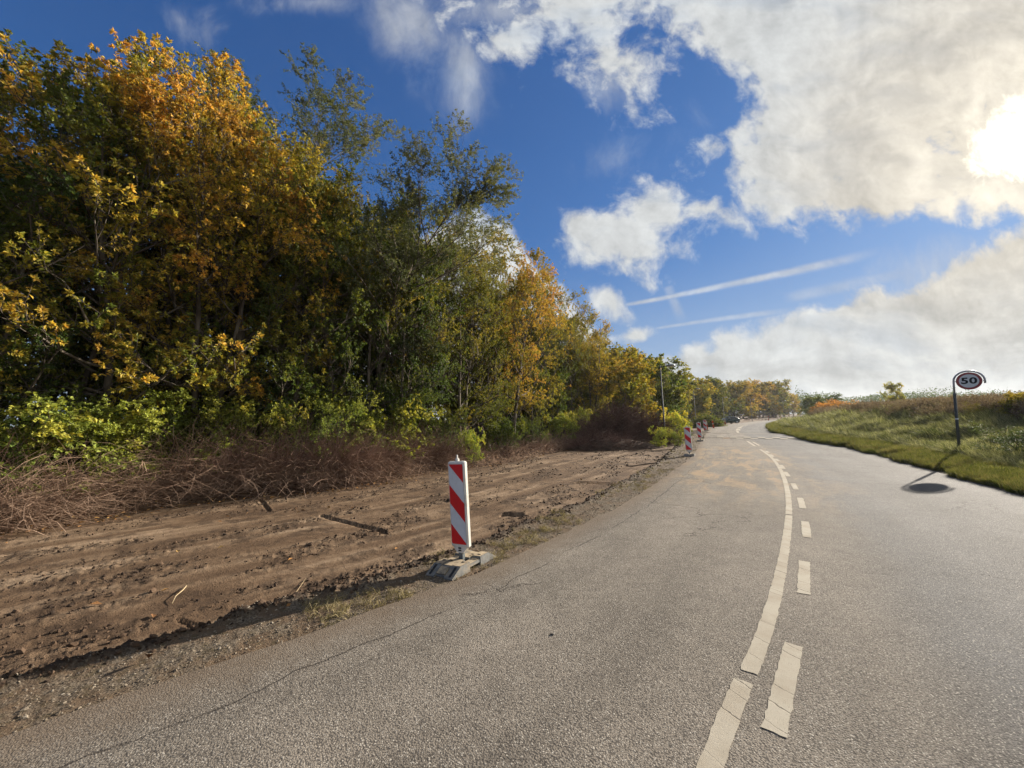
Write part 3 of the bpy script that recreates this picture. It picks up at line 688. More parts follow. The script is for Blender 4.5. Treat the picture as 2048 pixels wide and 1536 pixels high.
def leaves(P, Dd, L, Wd, rng, droop=0.3):
    """one folded leaf per row: 4 vertices, 2 triangles"""
    Dd = Dd.copy(); Dd[:, 2] -= droop * rng.random(len(Dd)); Dd /= np.linalg.norm(Dd, axis=1, keepdims=True) + 1e-9
    up = rng.normal(0, 0.65, (len(P), 3)); up[:, 2] += 0.9
    S = np.cross(Dd, up); S /= np.linalg.norm(S, axis=1, keepdims=True) + 1e-9; Nn = np.cross(S, Dd)
    L = L[:, None]; Wd = Wd[:, None]
    v = np.stack([P, P + Dd * L * .55 + S * Wd * .5 + Nn * Wd * .16, P + Dd * L - Nn * L * .10, P + Dd * L * .55 - S * Wd * .5 + Nn * Wd * .16], 1)
    i = np.arange(len(P)) * 4
    t = np.stack([np.stack([i, i + 1, i + 2], 1), np.stack([i, i + 2, i + 3], 1)], 1).reshape(-1, 3)
    return v.reshape(-1, 3), t
def make_plant(seed, H=10.0, stems=1, spread=0.25, lean=(0, 0), tr=0.14, n1=32, n2=7, n3=5, base=0.12, rad=2.3, top=0.45,
               ang1=(50, 75), up1=0.5, nl=13, leaf=(0.11, 0.05), droop=0.4, tw=0.45, stem_wob=0.05, lowfac=0.75, twig_r=0.006, sprays=0.3):
    rng = np.random.default_rng(seed)
    P0 = np.zeros((stems, 3)); P0[:, :2] = rng.normal(0, 0.12 * (stems > 1) * spread * 3, (stems, 2))
    d = np.zeros((stems, 3)); d[:, 2] = 1; th = rng.random(stems) * 6.28
    d[:, 0] = lean[0] + np.cos(th) * spread * (stems > 1); d[:, 1] = lean[1] + np.sin(th) * spread * (stems > 1)
    L = H * (1 if stems == 1 else rng.uniform(0.72, 1.0, stems)) * np.ones(stems)
    S0 = bend(P0, d / np.linalg.norm(d, axis=1, keepdims=True), L, 12, rng, 0.12, stem_wob)
    R0 = tr * (1 if stems == 1 else 0.62) * (np.linspace(1, 0.10, 12) ** 1.1)[None] * np.ones((stems, 1)); R0[:, 0] *= 1.25
    wood = [tubes(S0, R0, 7)]
    m = max(3, n1 // stems)
    t1 = base + (0.985 - base) * (np.arange(m)[None] + rng.random((stems, m))) / m
    p, dd, r = sample_on(S0, R0, t1)
    fr = (t1 - base) / (1 - base)                                   # crown profile: widest low-mid, narrowing to the top
    prof = np.clip(lowfac + (1 - lowfac) * fr / 0.35, 0, 1) * np.where(fr > 0.45, 1 - (1 - top) * ((fr - 0.45) / 0.55) ** 1.4, 1)
    a1 = np.radians(ang1[1] + (ang1[0] - ang1[1]) * fr * 1.0 + rng.normal(0, 7, fr.shape))
    d1 = side_dirs(dd, a1, rng); L1 = (rad * prof * rng.uniform(0.62, 1.12, fr.shape)).ravel()
    P1 = bend(p.reshape(-1, 3), d1.reshape(-1, 3), L1, 6, rng, up1, 0.10)
    R1 = np.minimum(r.ravel() * 0.6, 0.018 * L1 + .006)[:, None] * np.linspace(1, 0.25, 6)[None]
    wood.append(tubes(P1, R1, 4))
    t2 = rng.uniform(0.22, 1.0, (len(P1), n2)); t2[:, 0] = 1.0
    p, dd, r = sample_on(P1, R1, t2)
    d2 = side_dirs(dd, np.radians(rng.uniform(22, 58, t2.shape)), rng); d2[:, :, 2] += 0.12; d2 /= np.linalg.norm(d2, axis=-1, keepdims=True)
    L2 = (L1[:, None] * rng.uniform(0.26, 0.50, t2.shape) * (1.15 - 0.5 * t2)).ravel()
    P2 = bend(p.reshape(-1, 3), d2.reshape(-1, 3), L2, 4, rng, 0.25, 0.14)
    R2 = np.minimum(r.ravel() * 0.7, 0.012)[:, None] * np.linspace(1, 0.4, 4)[None]
    wood.append(tubes(P2, R2, 3))
    t3 = rng.uniform(0.3, 1.0, (len(P2), n3)); t3[:, 0] = 1.0
    p, dd, r = sample_on(P2, R2, t3)
    d3_ = side_dirs(dd, np.radians(rng.uniform(15, 60, t3.shape)), rng)
    L3 = (tw * rng.uniform(0.5, 1.2, t3.shape)).ravel()
    P3 = bend(p.reshape(-1, 3), d3_.reshape(-1, 3), L3, 3, rng, 0.1, 0.16)
    R3 = np.full((len(P3), 3), twig_r) * np.array([1, .8, .5])[None]
    wood.append(tubes(P3, R3, 3))
    vs = []; qs = []; n0 = 0
    for v, q_ in wood: vs.append(v); qs.append(q_ + n0); n0 += len(v)
    WV = np.concatenate(vs); WQ = np.concatenate(qs)
    k = int(nl); tl = rng.uniform(0.15, 1.0, (len(P3), k)); tl[:, : max(1, int(k * sprays))] = 1.0
    p, dd, r = sample_on(P3, R3, tl)
    ld = side_dirs(dd, np.radians(rng.uniform(25, 85, tl.shape)), rng).reshape(-1, 3)
    sz = rng.uniform(0.65, 1.25, ld.shape[0]); pp = p.reshape(-1, 3)
    LV, LT = leaves(pp, ld, leaf[0] * sz, leaf[1] * sz, rng, droop)
    cx = S0.mean(axis=(0, 1)); rr_ = np.hypot(pp[:, 0] - cx[0], pp[:, 1] - cx[1]) / rad
    nz = fbm(pp[:, 0] * 0.9 + seed * 7 + pp[:, 2] * .4, pp[:, 2] * 0.9 + pp[:, 1] * .8, 3, seed)
    tint = 0.5 + (nz - 0.5) * 1.3 + (np.clip(rr_, 0, 1.3) - 0.7) * 0.35 + (pp[:, 2] / H - 0.5) * 0.35 + rng.normal(0, 0.10, len(pp))
    return WV, WQ, LV, LT, np.repeat(np.clip(tint, 0, 1), 4)
PROTO = {}
def proto(key, species, bark=BARK, leafm=LEAF, **kw):
    WV, WQ, LV, LT, ti = make_plant(**kw)
    w = mesh_np('trunk', WV, WQ, bark, True, link=False); l_ = mesh_np('crown', LV, LT, leafm, False, attrs=dict(tint=ti), link=False)
    PROTO[key] = (species, w, l_, float(np.max(LV[:, 2])))
OAK = dict(leaf=(0.078, 0.035), nl=27, sprays=0.6, droop=0.25, twig_r=0.006)
MAP = dict(leaf=(0.074, 0.054), nl=21, droop=0.6, sprays=0.3)
ELM = dict(leaf=(0.067, 0.040), nl=23, droop=0.5, sprays=0.2)
proto('oak1', 'oak_tree', seed=11, n1=40, stems=2, spread=.12, rad=2.5, **OAK)
proto('oak2', 'oak_tree', seed=12, n1=42, stems=3, spread=.16, rad=2.3, base=.08, **OAK)
proto('oak3', 'oak_tree', seed=13, n1=36, stems=1, rad=2.8, top=.6, **OAK)
proto('maple1', 'maple_tree', seed=21, n1=38, stems=2, spread=.12, rad=2.4, **MAP)
proto('maple2', 'maple_tree', seed=22, n1=40, stems=3, spread=.18, rad=2.2, base=.1, **MAP)
proto('maple3', 'maple_tree', seed=23, n1=34, stems=1, rad=2.6, **MAP)
proto('elm1', 'elm_tree', seed=31, n1=42, stems=3, spread=.20, rad=2.7, top=.6, **ELM)
proto('elm2', 'elm_tree', seed=32, n1=42, stems=2, spread=.16, rad=2.8, top=.6, **ELM)
WIL = dict(bark=BARK, leafm=LEAFB, leaf=(0.095, 0.036), droop=0.9, base=.36, lowfac=.6, ang1=(34, 58), up1=0.35, n3=6, tw=.55, stem_wob=.10, twig_r=.0045)
proto('willow1', 'willow_tree', seed=41, H=14, lean=(.14, .05), tr=.16, n1=36, n2=11, rad=4.2, top=.75, nl=23, **WIL)
proto('willow2', 'willow_tree', seed=42, H=16, lean=(-.17, .1), tr=.15, n1=34, n2=11, rad=4.0, top=.65, nl=23, **WIL)
WIL['stem_wob'] = .04
proto('willow3', 'willow_tree', seed=43, H=15, lean=(-.05, .05), tr=.10, n1=18, n2=9, rad=2.8, top=.7, nl=23, **WIL)
proto('slim1', 'slim_tree', bark=BARK_D, seed=51, n1=22, n2=5, n3=4, stems=5, spread=.10, rad=1.9, base=.3, nl=9, leaf=(.12, .08), droop=.5)
proto('slim2', 'slim_tree', bark=BARK_D, seed=52, n1=22, n2=5, n3=4, stems=4, spread=.14, rad=2.1, base=.2, nl=9, leaf=(.12, .07), droop=.5)
FAR = dict(n1=36, n2=7, n3=4, tw=.7, nl=10, leaf=(.26, .20), twig_r=.012, base=.06, lowfac=.9)
proto('far1', 'roadside_tree', seed=61, rad=3.9, top=.7, **FAR)
proto('far2', 'roadside_tree', seed=62, stems=3, spread=.25, rad=3.5, top=.75, **FAR)
proto('far3', 'roadside_tree', seed=63, stems=2, spread=.2, rad=3.7, top=.65, **FAR)
proto('bush1', 'bush', bark=BARK_D, seed=71, H=2.2, stems=9, spread=.55, tr=.03, n1=54, n2=5, n3=3, base=.10, rad=.9, tw=.22, nl=11, leaf=(.062, .05), droop=.7, twig_r=.003)
proto('bush2', 'bush', bark=BARK_D, seed=72, H=2.4, stems=7, spread=.45, tr=.03, n1=56, n2=5, n3=3, base=.12, rad=.95, tw=.25, nl=12, leaf=(.045, .028), droop=.4, twig_r=.003)
proto('bush3', 'bush', bark=BARK_D, seed=73, H=2.0, stems=8, spread=.6, tr=.03, n1=48, n2=5, n3=3, base=.05, rad=1.0, tw=.25, nl=10, leaf=(.09, .065), droop=.5, twig_r=.003)
def plant(key, x, y, h, width=1.0, rz=None, col=(0.5, 0.5, 1.0), label=None, cat='tree', group=None, name=None, tilt=(0, 0), z=None):
    sp, w, l_, ph = PROTO[key]; s = h / ph
    o = empty(name or sp, (x, y, (zat(x, y) if z is None else z) - 0.04), RNG.random() * 6.28 if rz is None else rz, label, cat, group)
    o.rotation_euler[0] += tilt[0]; o.rotation_euler[1] += tilt[1]
    o.scale = (s * width, s * width, s)
    a = add_obj('trunk' if cat == 'tree' else 'branches', w, o); b = add_obj('crown' if cat == 'tree' else 'foliage', l_, o)
    b.color = (col[0], col[1], col[2], 1.0)
    return o
def at_sc(px, s0, Y0=3.0):
    """the ground point on the line of sight of column px that lies s0 metres inside the thicket edge"""
    d = ray(px, 838); d = d[:2] / d[1]
    Y = np.arange(Y0, 210, 0.25); s_, _ = sdist(d[0] * Y, d[1] * Y, SCRUB)
    i = int(np.argmax(s_ >= s0)); return d[0] * Y[i], Y[i]
SKY = [(-400, 60), (-100, 60), (0, 60), (40, 85), (120, 88), (180, 95), (240, 75), (300, 88), (345, 125), (400, 125), (450, 145), (500, 190), (560, 250), (620, 310), (680, 330), (760, 340), (860, 405), (930, 435), (1000, 462), (1040, 505), (1080, 535), (1120, 580), (1160, 605), (1200, 635), (1240, 678), (1300, 708), (1330, 732), (1385, 752), (1402, 768), (1440, 748), (1470, 758), (1500, 760), (1530, 757), (1560, 762), (1590, 782), (1605, 800)]
def skyl(px): return float(np.interp(px, [a for a, b in SKY], [b for a, b in SKY]))
def top_h(px, py, x, y): return max(0.6, (D(px, py, y)[2] - zat(x, y)) * (y - 0.6) / y + 0.15)

# front row of the wood, from the left edge of the photograph to the bend (column, depth into the wood, dy, kind, width, colour, words)
FRONT = [
 (-330, 2.4, 0, 'maple1', 1.0, (.32, .5, .9), 'leftmost maple, only its outer twigs inside the photo'), (-150, 2.4, 0, 'oak2', 1.0, (.45, .5, .8), 'olive oak whose branches reach in from the left edge'),
 (-20, 2.6, 12, 'maple1', .95, (.22, .45, .85), 'dark green maple at the left edge of the wood'),
 (95, 2.9, 0, 'oak2', .95, (.50, .6, .95), 'olive gold oak between dark green maple and rusty oak'),
 (190, 2.3, 0, 'oak1', 1.0, (.60, .65, 1.1), 'rusty gold oak, tallest crown left of the tall willows'),
 (305, 2.5, 0, 'oak3', .95, (.62, .65, 1.1), 'golden oak with red brown tips in the front row'),
 (400, 2.2, 4, 'oak2', 1.0, (.62, .65, 1.1), 'bright golden oak beside the dark gap in the wood'),
 (480, 2.5, 20, 'oak1', .9, (.58, .60, .95), 'yellow green oak where the skyline starts to drop'),
 (545, 2.3, 60, 'maple2', .85, (.38, .55, .85), 'deep green maple in front of the smallest willow'),
 (610, 2.8, 15, 'elm1', .9, (.42, .5, .85), 'olive elm under the small willow crown'),
 (680, 2.3, 25, 'maple3', .85, (.36, .5, .8), 'green maple with dark lower branches behind the tall marker board'),
 (745, 2.6, 10, 'elm2', .9, (.40, .5, .8), 'dull green elm below the leaning willow'),
 (800, 2.3, 60, 'maple2', .75, (.30, .5, .9), 'dense green maple right under the widest willow'),
 (862, 2.6, 25, 'elm1', .85, (.47, .45, .8), 'brownish olive elm left of the bare tall trunk'),
 (920, 2.2, 20, 'elm2', .9, (.50, .4, .8), 'khaki elm with thin bare lower branches'),
 (975, 2.8, 5, 'elm1', .9, (.52, .4, .85), 'khaki elm at the foot of the white cloud'),
 (1025, 2.2, 5, 'oak3', .75, (.74, .4, 1.0), 'orange gold oak half way down the sloping skyline'),
 (1068, 2.4, 0, 'oak1', .75, (.62, .5, .95), 'yellow oak beside the orange gold one'),
 (1108, 2.2, 0, 'maple3', .8, (.33, .4, .95), 'fresh green maple between two golden trees'),
 (1146, 2.4, 0, 'elm2', .85, (.48, .4, .9), 'olive elm right of the fresh green maple'),
 (1180, 2.2, 0, 'oak2', .85, (.62, .35, .95), 'straw gold oak behind the earth mound'),
 (1212, 2.4, 4, 'elm1', .9, (.58, .35, .95), 'pale gold elm behind the brush pile'),
 (1243, 2.2, 4, 'far2', .9, (.55, .4, .9), 'olive brown tree behind the brush pile'),
 (1272, 2.4, 6, 'far1', .9, (.66, .3, 1), 'small orange tree left of the first street lamp'),
 (1300, 2.6, 4, 'far3', 1.0, (.36, .4, .8), 'dark green tree just left of the first street lamp'),
 (1326, 2.4, 6, 'far2', 1.0, (.42, .4, .85), 'green tree behind the first street lamp'),
 (1350, 3, 5, 'far1', 1.0, (.50, .45, .85), 'olive tree between the first two street lamps'),
 (1373, 2.6, 8, 'far3', 1.0, (.52, .4, .95), 'yellow tree just left of the second street lamp'),
 (1396, 2.6, 6, 'far1', 1.0, (.56, .4, .95), 'golden tree behind the second street lamp'),
 (1419, 5, 0, 'far2', 1.1, (.44, .4, .65), 'brownish green tree between second lamp and dark car'),
 (1442, 5, 0, 'far3', 1.1, (.40, .4, .6), 'dark tree behind the third street lamp'),
 (1466, 5, 0, 'far1', 1.1, (.54, .5, .8), 'tan and green tree rising over the dark car'),
 (1487, 5, 2, 'far2', 1.1, (.72, .35, .8), 'rust coloured tree right of the dark car'),
 (1506, 5, 0, 'far3', 1.1, (.62, .4, .6), 'brown domed tree behind the fourth street lamp'),
 (1526, 5, 4, 'far1', 1.1, (.62, .5, .65), 'brown and olive tree left of the last green one'),
 (1548, 5, 0, 'far2', 1.1, (.46, .4, .85), 'green topped tree where the road leaves the view'),
 (1570, 5, 4, 'far3', 1.1, (.66, .35, .85), 'orange tree near the far end of the road'),
 (1588, 5, 6, 'far1', 1.1, (.68, .35, .8), 'last orange tree at the road end'),
]
for px, s0, dy_, key, wd, col, lb in FRONT:
    x, y = at_sc(px, s0)
    h = top_h(px, skyl(px) + dy_, x, y)
    plant(key, x, y, h, wd * (1.0 if px < 500 else 1.12 if px < 1230 else 1.25), col=col, label=lb, group='front row of the wood along the road')
used_ = set()
for px, key, wd, col in ((75, 'maple3', 1.0, (.36, .5, .8)), (150, 'maple1', 1.1, (.36, .5, .8)), (250, 'oak3', 1.15, (.52, .5, .9)), (350, 'maple2', 1.1, (.42, .5, .85)), (440, 'oak2', 1.15, (.52, .5, .9)), (515, 'elm1', 1.15, (.46, .5, .85)), (560, 'maple3', 1.1, (.34, .5, .75)), (650, 'elm2', 1.2, (.40, .5, .75)), (720, 'maple1', 1.1, (.34, .5, .75)), (790, 'elm1', 1.2, (.42, .4, .75)), (850, 'maple2', 1.1, (.36, .5, .75)), (900, 'elm2', 1.2, (.48, .4, .75)), (955, 'elm1', 1.2, (.5, .4, .8)), (1000, 'oak2', 1.0, (.55, .4, .8)), (1048, 'elm2', 1.1, (.5, .4, .8)), (1090, 'oak3', 1.0, (.5, .4, .8)), (1128, 'elm1', 1.1, (.45, .4, .8)), (1165, 'maple1', 1.1, (.42, .4, .8)), (1200, 'elm2', 1.1, (.5, .4, .8)), (1232, 'far1', 1.2, (.45, .4, .75)), (1262, 'far3', 1.2, (.42, .4, .75)), (1290, 'far2', 1.2, (.40, .4, .7)), (1316, 'far1', 1.2, (.42, .4, .7)), (1340, 'far3', 1.2, (.40, .4, .7)), (1362, 'far2', 1.2, (.45, .4, .7)), (1384, 'far1', 1.2, (.45, .4, .7)), (1408, 'far3', 1.2, (.40, .4, .6)), (1432, 'far1', 1.2, (.38, .4, .55)), (1455, 'far2', 1.2, (.5, .4, .6)), (1478, 'far3', 1.2, (.55, .4, .6)), (1498, 'far1', 1.2, (.6, .4, .6)), (1518, 'far2', 1.2, (.55, .4, .6)), (1538, 'far3', 1.2, (.5, .4, .65)), (1560, 'far1', 1.2, (.6, .4, .7)), (1580, 'far2', 1.1, (.65, .4, .7))):
    x, y = at_sc(px, 5.5 if px < 1230 else 8.5); h = top_h(px, skyl(px) + (40 if px < 300 else 0) + RNG.uniform(6, 22) * (1 if px < 1200 else .4), x, y)
    fr_ = min([f for f in FRONT if f[0] not in used_], key=lambda f: abs(f[0] - px)); used_.add(fr_[0])
    plant(key, x, y, h, wd, col=col, label='canopy tree right behind the ' + fr_[6], group='canopy trees behind the front row')
# three tall airy willows over the canopy
for px, s0, pyt, key, wd, lb, tl_ in ((742, 3.4, 300, 'willow1', 1.1, 'wide airy willow with open crown against the blue sky', (0, 0)),
                                 (705, 4.2, 62, 'willow2', 1.15, 'tallest willow, its thin crown leaning to the left', (0, 0)),
                                 (590, 5.0, 135, 'willow3', 1.1, 'small wispy willow crown left of the tallest willow', (0, 0))):
    x, y = at_sc(px, s0); h = top_h(px, pyt, x, y)
    plant(key, x, y, h, wd, rz=0.0, col=(.45, .7, .95), label=lb, group='tall willows above the canopy', tilt=tl_)
# second and third rows, seen only in the gaps
for s0, px0, px1, stp_m, keys in ((4.8, -260, 1230, 2.6, ('slim1', 'slim2', 'maple2', 'elm2')), (8.2, -200, 1150, 3.4, ('slim1', 'slim2', 'oak2')), (12.5, -150, 1000, 4.6, ('slim2', 'slim1'))):
    px = px0
    while px < px1:
        x, y = at_sc(px, s0 + RNG.uniform(-.6, .6)); h = min(top_h(px, skyl(px) + RNG.uniform(20, 90), x, y), 13.5)
        plant(keys[RNG.integers(len(keys))], x, y, h, RNG.uniform(.9, 1.1), col=(RNG.uniform(.2, .5), .5, .75),
              label='slender dark tree deep inside the wood behind the front row', group='trees deep inside the wood')
        px += stp_m / y * FPX * (1 + (x / y) ** 2) ** .5
# dense shade of the wood further in, one mass
def wood_mass(name, lines, hfun, n, leaf, seed, col, mat_=LEAF):
    rng = np.random.default_rng(seed); pts = lines(rng, n)
    z0 = np.array([0.0]); v = []
    hh = hfun(pts, rng); zz_ = terrain(pts[:, 0], pts[:, 1])[0]
    P = np.stack([pts[:, 0], pts[:, 1], zz_ + rng.random(n) ** .8 * hh], 1)
    d = rng.normal(size=(n, 3)); d /= np.linalg.norm(d, axis=1, keepdims=True)
    sz = rng.uniform(.6, 1.3, n)
    LV, LT = leaves(P, d, leaf * sz, leaf * .7 * sz, rng, .3)
    tint = np.repeat(np.clip(fbm(P[:, 0] * .25, P[:, 1] * .25 + P[:, 2] * .3, 3, seed) + rng.normal(0, .1, n), 0, 1), 4)
    o = mesh_np(name, LV, LT, mat_, attrs=dict(tint=tint)); o.color = (*col, 1); return o
def inner(rng, n):
    t = rng.random(n); s_ = rng.uniform(14, 19, n); i = (np.clip(t, 0, .999) * (len(SCRUB) - 1)).astype(int)
    T = np.gradient(SCRUB, axis=0); T /= np.linalg.norm(T, axis=1, keepdims=True); m_ = SCRUB[:, 1] < 75; ids = np.where(m_)[0]
    i = ids[(t * len(ids)).astype(int)]; return SCRUB[i] + np.stack([-T[i, 1], T[i, 0]], 1) * s_[:, None] + rng.normal(0, .3, (n, 2))
tag(wood_mass('woodland', inner, lambda p, r: 8.5 + 1.5 * fbm(p[:, 0] * .3, p[:, 1] * .3, 2, 4), 42000, .42, 5, (.18, .3, .75)),
    'dense dark foliage of the wood behind the visible trees', 'woodland', kind='stuff')
def inner2(rng, n):
    ids = np.where((SCRUB[:, 1] >= 30) & (SCRUB[:, 1] < 150))[0]; T = np.gradient(SCRUB, axis=0); T /= np.linalg.norm(T, axis=1, keepdims=True)
    i = ids[rng.integers(0, len(ids), n)]; s_ = rng.uniform(10, 15, n); return SCRUB[i] + np.stack([-T[i, 1], T[i, 0]], 1) * s_[:, None] + rng.normal(0, .5, (n, 2))
tag(wood_mass('woodland', inner2, lambda p, r: 3.5 + 1.5 * fbm(p[:, 0] * .3, p[:, 1] * .3, 2, 4), 16000, .6, 8, (.22, .3, .7)), 'dark underwood between the trunks of the trees along the bend', 'woodland', kind='stuff')
# green bushes rising behind the bare thicket
BUSH = [(-60, .9, 795, 'bush1', 1.0, (.40, .25, 1.05)), (40, 1.0, 785, 'bush1', 1.15, (.38, .25, 1.4)), (120, 1.1, 790, 'bush3', 1.1, (.40, .3, 1.4)), (195, .8, 795, 'bush1', 1.2, (.39, .25, 1.5)), (275, .8, 798, 'bush1', 1.2, (.39, .25, 1.5)),
        (345, .8, 800, 'bush1', 1.2, (.42, .3, 1.4)), (420, 1.2, 800, 'bush2', 1.1, (.33, .3, 1.2)), (500, 1.1, 795, 'bush2', 1.2, (.36, .25, 1.7)), (575, 1.2, 800, 'bush2', 1.15, (.34, .25, 1.5)), (640, 1.0, 800, 'bush2', 1.1, (.30, .25, 1.7)),
        (700, 1.2, 790, 'bush2', 1.1, (.34, .25, 1.5)), (755, 1.1, 800, 'bush3', 1.1, (.36, .3, 1.1)), (815, 1.3, 808, 'bush1', 1.0, (.38, .3, 1.1)), (880, 1.4, 815, 'bush2', 1.0, (.33, .3, 1.0)),
        (948, -.15, 828, 'bush1', .62, (.38, .25, 1.9)), (1010, 1.2, 822, 'bush3', 1.0, (.28, .3, .8)), (1070, 1.0, 828, 'bush2', 1.0, (.25, .3, .8)), (1115, .9, 815, 'bush3', .9, (.40, .3, 1.2)), (1150, .8, 820, 'bush1', .9, (.42, .3, 1.3)), (1090, .6, 850, 'bush2', .6, (.3, .3, 1.6)),
        (1190, .9, 822, 'bush3', 1.0, (.40, .3, 1.2))]
BL = ['bright yellow green bush at the left edge of the photo', 'bright yellow green bush over the bare thicket, second from the left', 'yellow green bush, third from the left over the thicket', 'lime bush behind the densest bare twigs', 'yellow green bush left of the low arching stems', 'yellow green bush with loose trailing sprays', 'dark green bush between the lime and the grey green ones',
      'grey green bush over the dark hollow in the thicket', 'grey green bush right of the dark hollow', 'blue green bush above the red brown twigs', 'blue green bush left of the marker board', 'green bush with larger leaves left of the marker board', 'green bush above the thicket left of the marker board top', 'dull green bush straight behind the marker board',
      'small vivid green bush at the thicket edge right of the marker board', 'dark bush in the shade right of the vivid green one', 'dark bush with bare stems at the back of the clearing', 'leafy bush under the golden branches', 'yellow green bush left of the earth mound', 'small silvery bush at the edge of the stripped soil', 'bush behind the earth mound']
for k, (px, s0, pyt, key, wd, col) in enumerate(BUSH):
    x, y = at_sc(px, s0 + (.35 if s0 > .5 else 0)); h = max(.8, top_h(px, pyt, x, y))
    h *= RNG.uniform(.92, 1.18)
    if k == 14: h = 1.55
    if k == 19: h = 1.1
    plant(key, x, y, h, wd, col=col, label=BL[k], cat='bush', group='bushes along the thicket')

# ---------------------------------------------------------------- bare twigs of the cut-back thicket
def twig_stuff(name, P0, Dd, L, rad, matl, seed, up=-.5, k=6, sides=3, label=None, cat=None, wob=.16):
    rng = np.random.default_rng(seed)
    P = bend(P0, Dd / np.linalg.norm(Dd, axis=1, keepdims=True), L, k, rng, up, wob)
    P[:, :, 2] = np.maximum(P[:, :, 2], P0[:, None, 2] - .05)
    v, q_ = tubes(P, rad[:, None] * np.linspace(1, .35, k)[None], sides)
    return mesh_np(name, v, q_, matl, False)
def thicket(n, seed, s_lo, s_hi, pxa, pxb, Lr_, matl, upr, name):
    rng = np.random.default_rng(seed)
    a, b = at_sc(pxa, 0)[1], at_sc(pxb, 0)[1]
    ids = np.where((SCRUB[:, 1] > a) & (SCRUB[:, 1] < b))[0]; i = ids[rng.integers(0, len(ids), n)]
    T = np.gradient(SCRUB, axis=0); T /= np.linalg.norm(T, axis=1, keepdims=True)
    s_ = rng.uniform(s_lo, s_hi, n) 
    cl_ = SCRUB[i] + T[i] * rng.normal(0, .35, (n, 1)) + np.stack([-T[i, 1], T[i, 0]], 1) * s_[:, None]
    z = terrain(cl_[:, 0], cl_[:, 1])[0]
    keep = fbm(cl_[:, 0] * .9, cl_[:, 1] * .9, 3, seed) > .36
    cl_ = cl_[keep]; z = z[keep]; T_ = T[i][keep]; m_ = len(cl_)
    d = np.zeros((m_, 3)); out = np.stack([T_[:, 1], -T_[:, 0]], 1)       # towards the road
    d[:, :2] = out * rng.normal(.30, .4, (m_, 1)) + T_ * rng.normal(.25, .55, (m_, 1)); d[:, 2] = rng.uniform(.45, 1.2, m_)
    L = rng.uniform(*Lr_, m_) * (.6 + .7 * fbm(cl_[:, 0] * .5, cl_[:, 1] * .5, 2, seed + 3))
    return twig_stuff(name, np.stack([cl_[:, 0], cl_[:, 1], z - .02], 1), d, L, np.clip(np.exp(rng.normal(math.log(.0042), .45, m_)), .0022, .016), matl, seed, upr)
tag(thicket(8800, 101, -.15, 1.4, -300, 905, (.8, 2.1), TWIG, -1.1, 'thicket_twigs'), 'cut back thicket of bare brown arching twigs along the wood', 'thicket', kind='stuff')
tag(thicket(3800, 102, .0, 1.5, 330, 905, (1.0, 2.0), TWIG_RB, -.45, 'red_thicket_twigs'), 'dark red brown upright stems behind the arching twigs', 'thicket', kind='stuff')
tag(thicket(1500, 103, -.2, 1.2, 940, 1175, (.5, 1.3), TWIG, -.9, 'far_thicket_twigs'), 'thinner bare twigs at the back of the stripped clearing', 'thicket', kind='stuff')
tag(thicket(2500, 104, -.35, .5, -300, 1175, (.15, .5), TWIG_R, -1.2, 'root_debris'), 'short broken roots and twigs on the torn soil edge', 'debris', kind='stuff')
# ---------------------------------------------------------------- scattered stuff (geometry nodes, instanced on points)
def unlinked(name, verts, faces, m_, attrs=None, smooth=False):
    return bpy.data.objects.new(name, mesh_np(name, verts, faces, m_, smooth, attrs=attrs, link=False))
def scatter(name, pos, rot, scl, protos, label=None, cat=None):
    me = bpy.data.meshes.new(name); me.vertices.add(len(pos)); me.vertices.foreach_set('co', np.asarray(pos, np.float32).ravel())
    a = me.attributes.new('rot', 'FLOAT_VECTOR', 'POINT'); a.data.foreach_set('vector', np.asarray(rot, np.float32).ravel())
    a = me.attributes.new('scl', 'FLOAT', 'POINT'); a.data.foreach_set('value', np.asarray(scl, np.float32))
    a = me.attributes.new('pick', 'INT', 'POINT'); a.data.foreach_set('value', RNG.integers(0, len(protos), len(pos)).astype(np.int32))
    o = add_obj(name, me); tag(o, label, cat, kind='stuff')
    ng = bpy.data.node_groups.new(name, 'GeometryNodeTree')
    ng.interface.new_socket('Geometry', in_out='INPUT', socket_type='NodeSocketGeometry'); ng.interface.new_socket('Geometry', in_out='OUTPUT', socket_type='NodeSocketGeometry')
    gi_ = ng.nodes.new('NodeGroupInput'); go = ng.nodes.new('NodeGroupOutput'); jn = ng.nodes.new('GeometryNodeJoinGeometry')
    def named(nm, ty):
        n = ng.nodes.new('GeometryNodeInputNamedAttribute'); n.data_type = ty; n.inputs[0].default_value = nm; return n.outputs[0]
    for k, p in enumerate(protos):
        oi = ng.nodes.new('GeometryNodeObjectInfo'); oi.inputs['Object'].default_value = p; oi.inputs['As Instance'].default_value = True
        ip = ng.nodes.new('GeometryNodeInstanceOnPoints'); cmp_ = ng.nodes.new('FunctionNodeCompare'); cmp_.data_type = 'INT'; cmp_.operation = 'EQUAL'
        ng.links.new(named('pick', 'INT'), cmp_.inputs[2]); cmp_.inputs[3].default_value = k
        ng.links.new(gi_.outputs[0], ip.inputs['Points']); ng.links.new(cmp_.outputs[0], ip.inputs['Selection']); ng.links.new(oi.outputs['Geometry'], ip.inputs['Instance'])
        ng.links.new(named('rot', 'FLOAT_VECTOR'), ip.inputs['Rotation']); ng.links.new(named('scl', 'FLOAT'), ip.inputs['Scale']); ng.links.new(ip.outputs[0], jn.inputs[0])
    ng.links.new(jn.outputs[0], go.inputs[0]); md = o.modifiers.new('scatter', 'NODES'); md.node_group = ng; return o
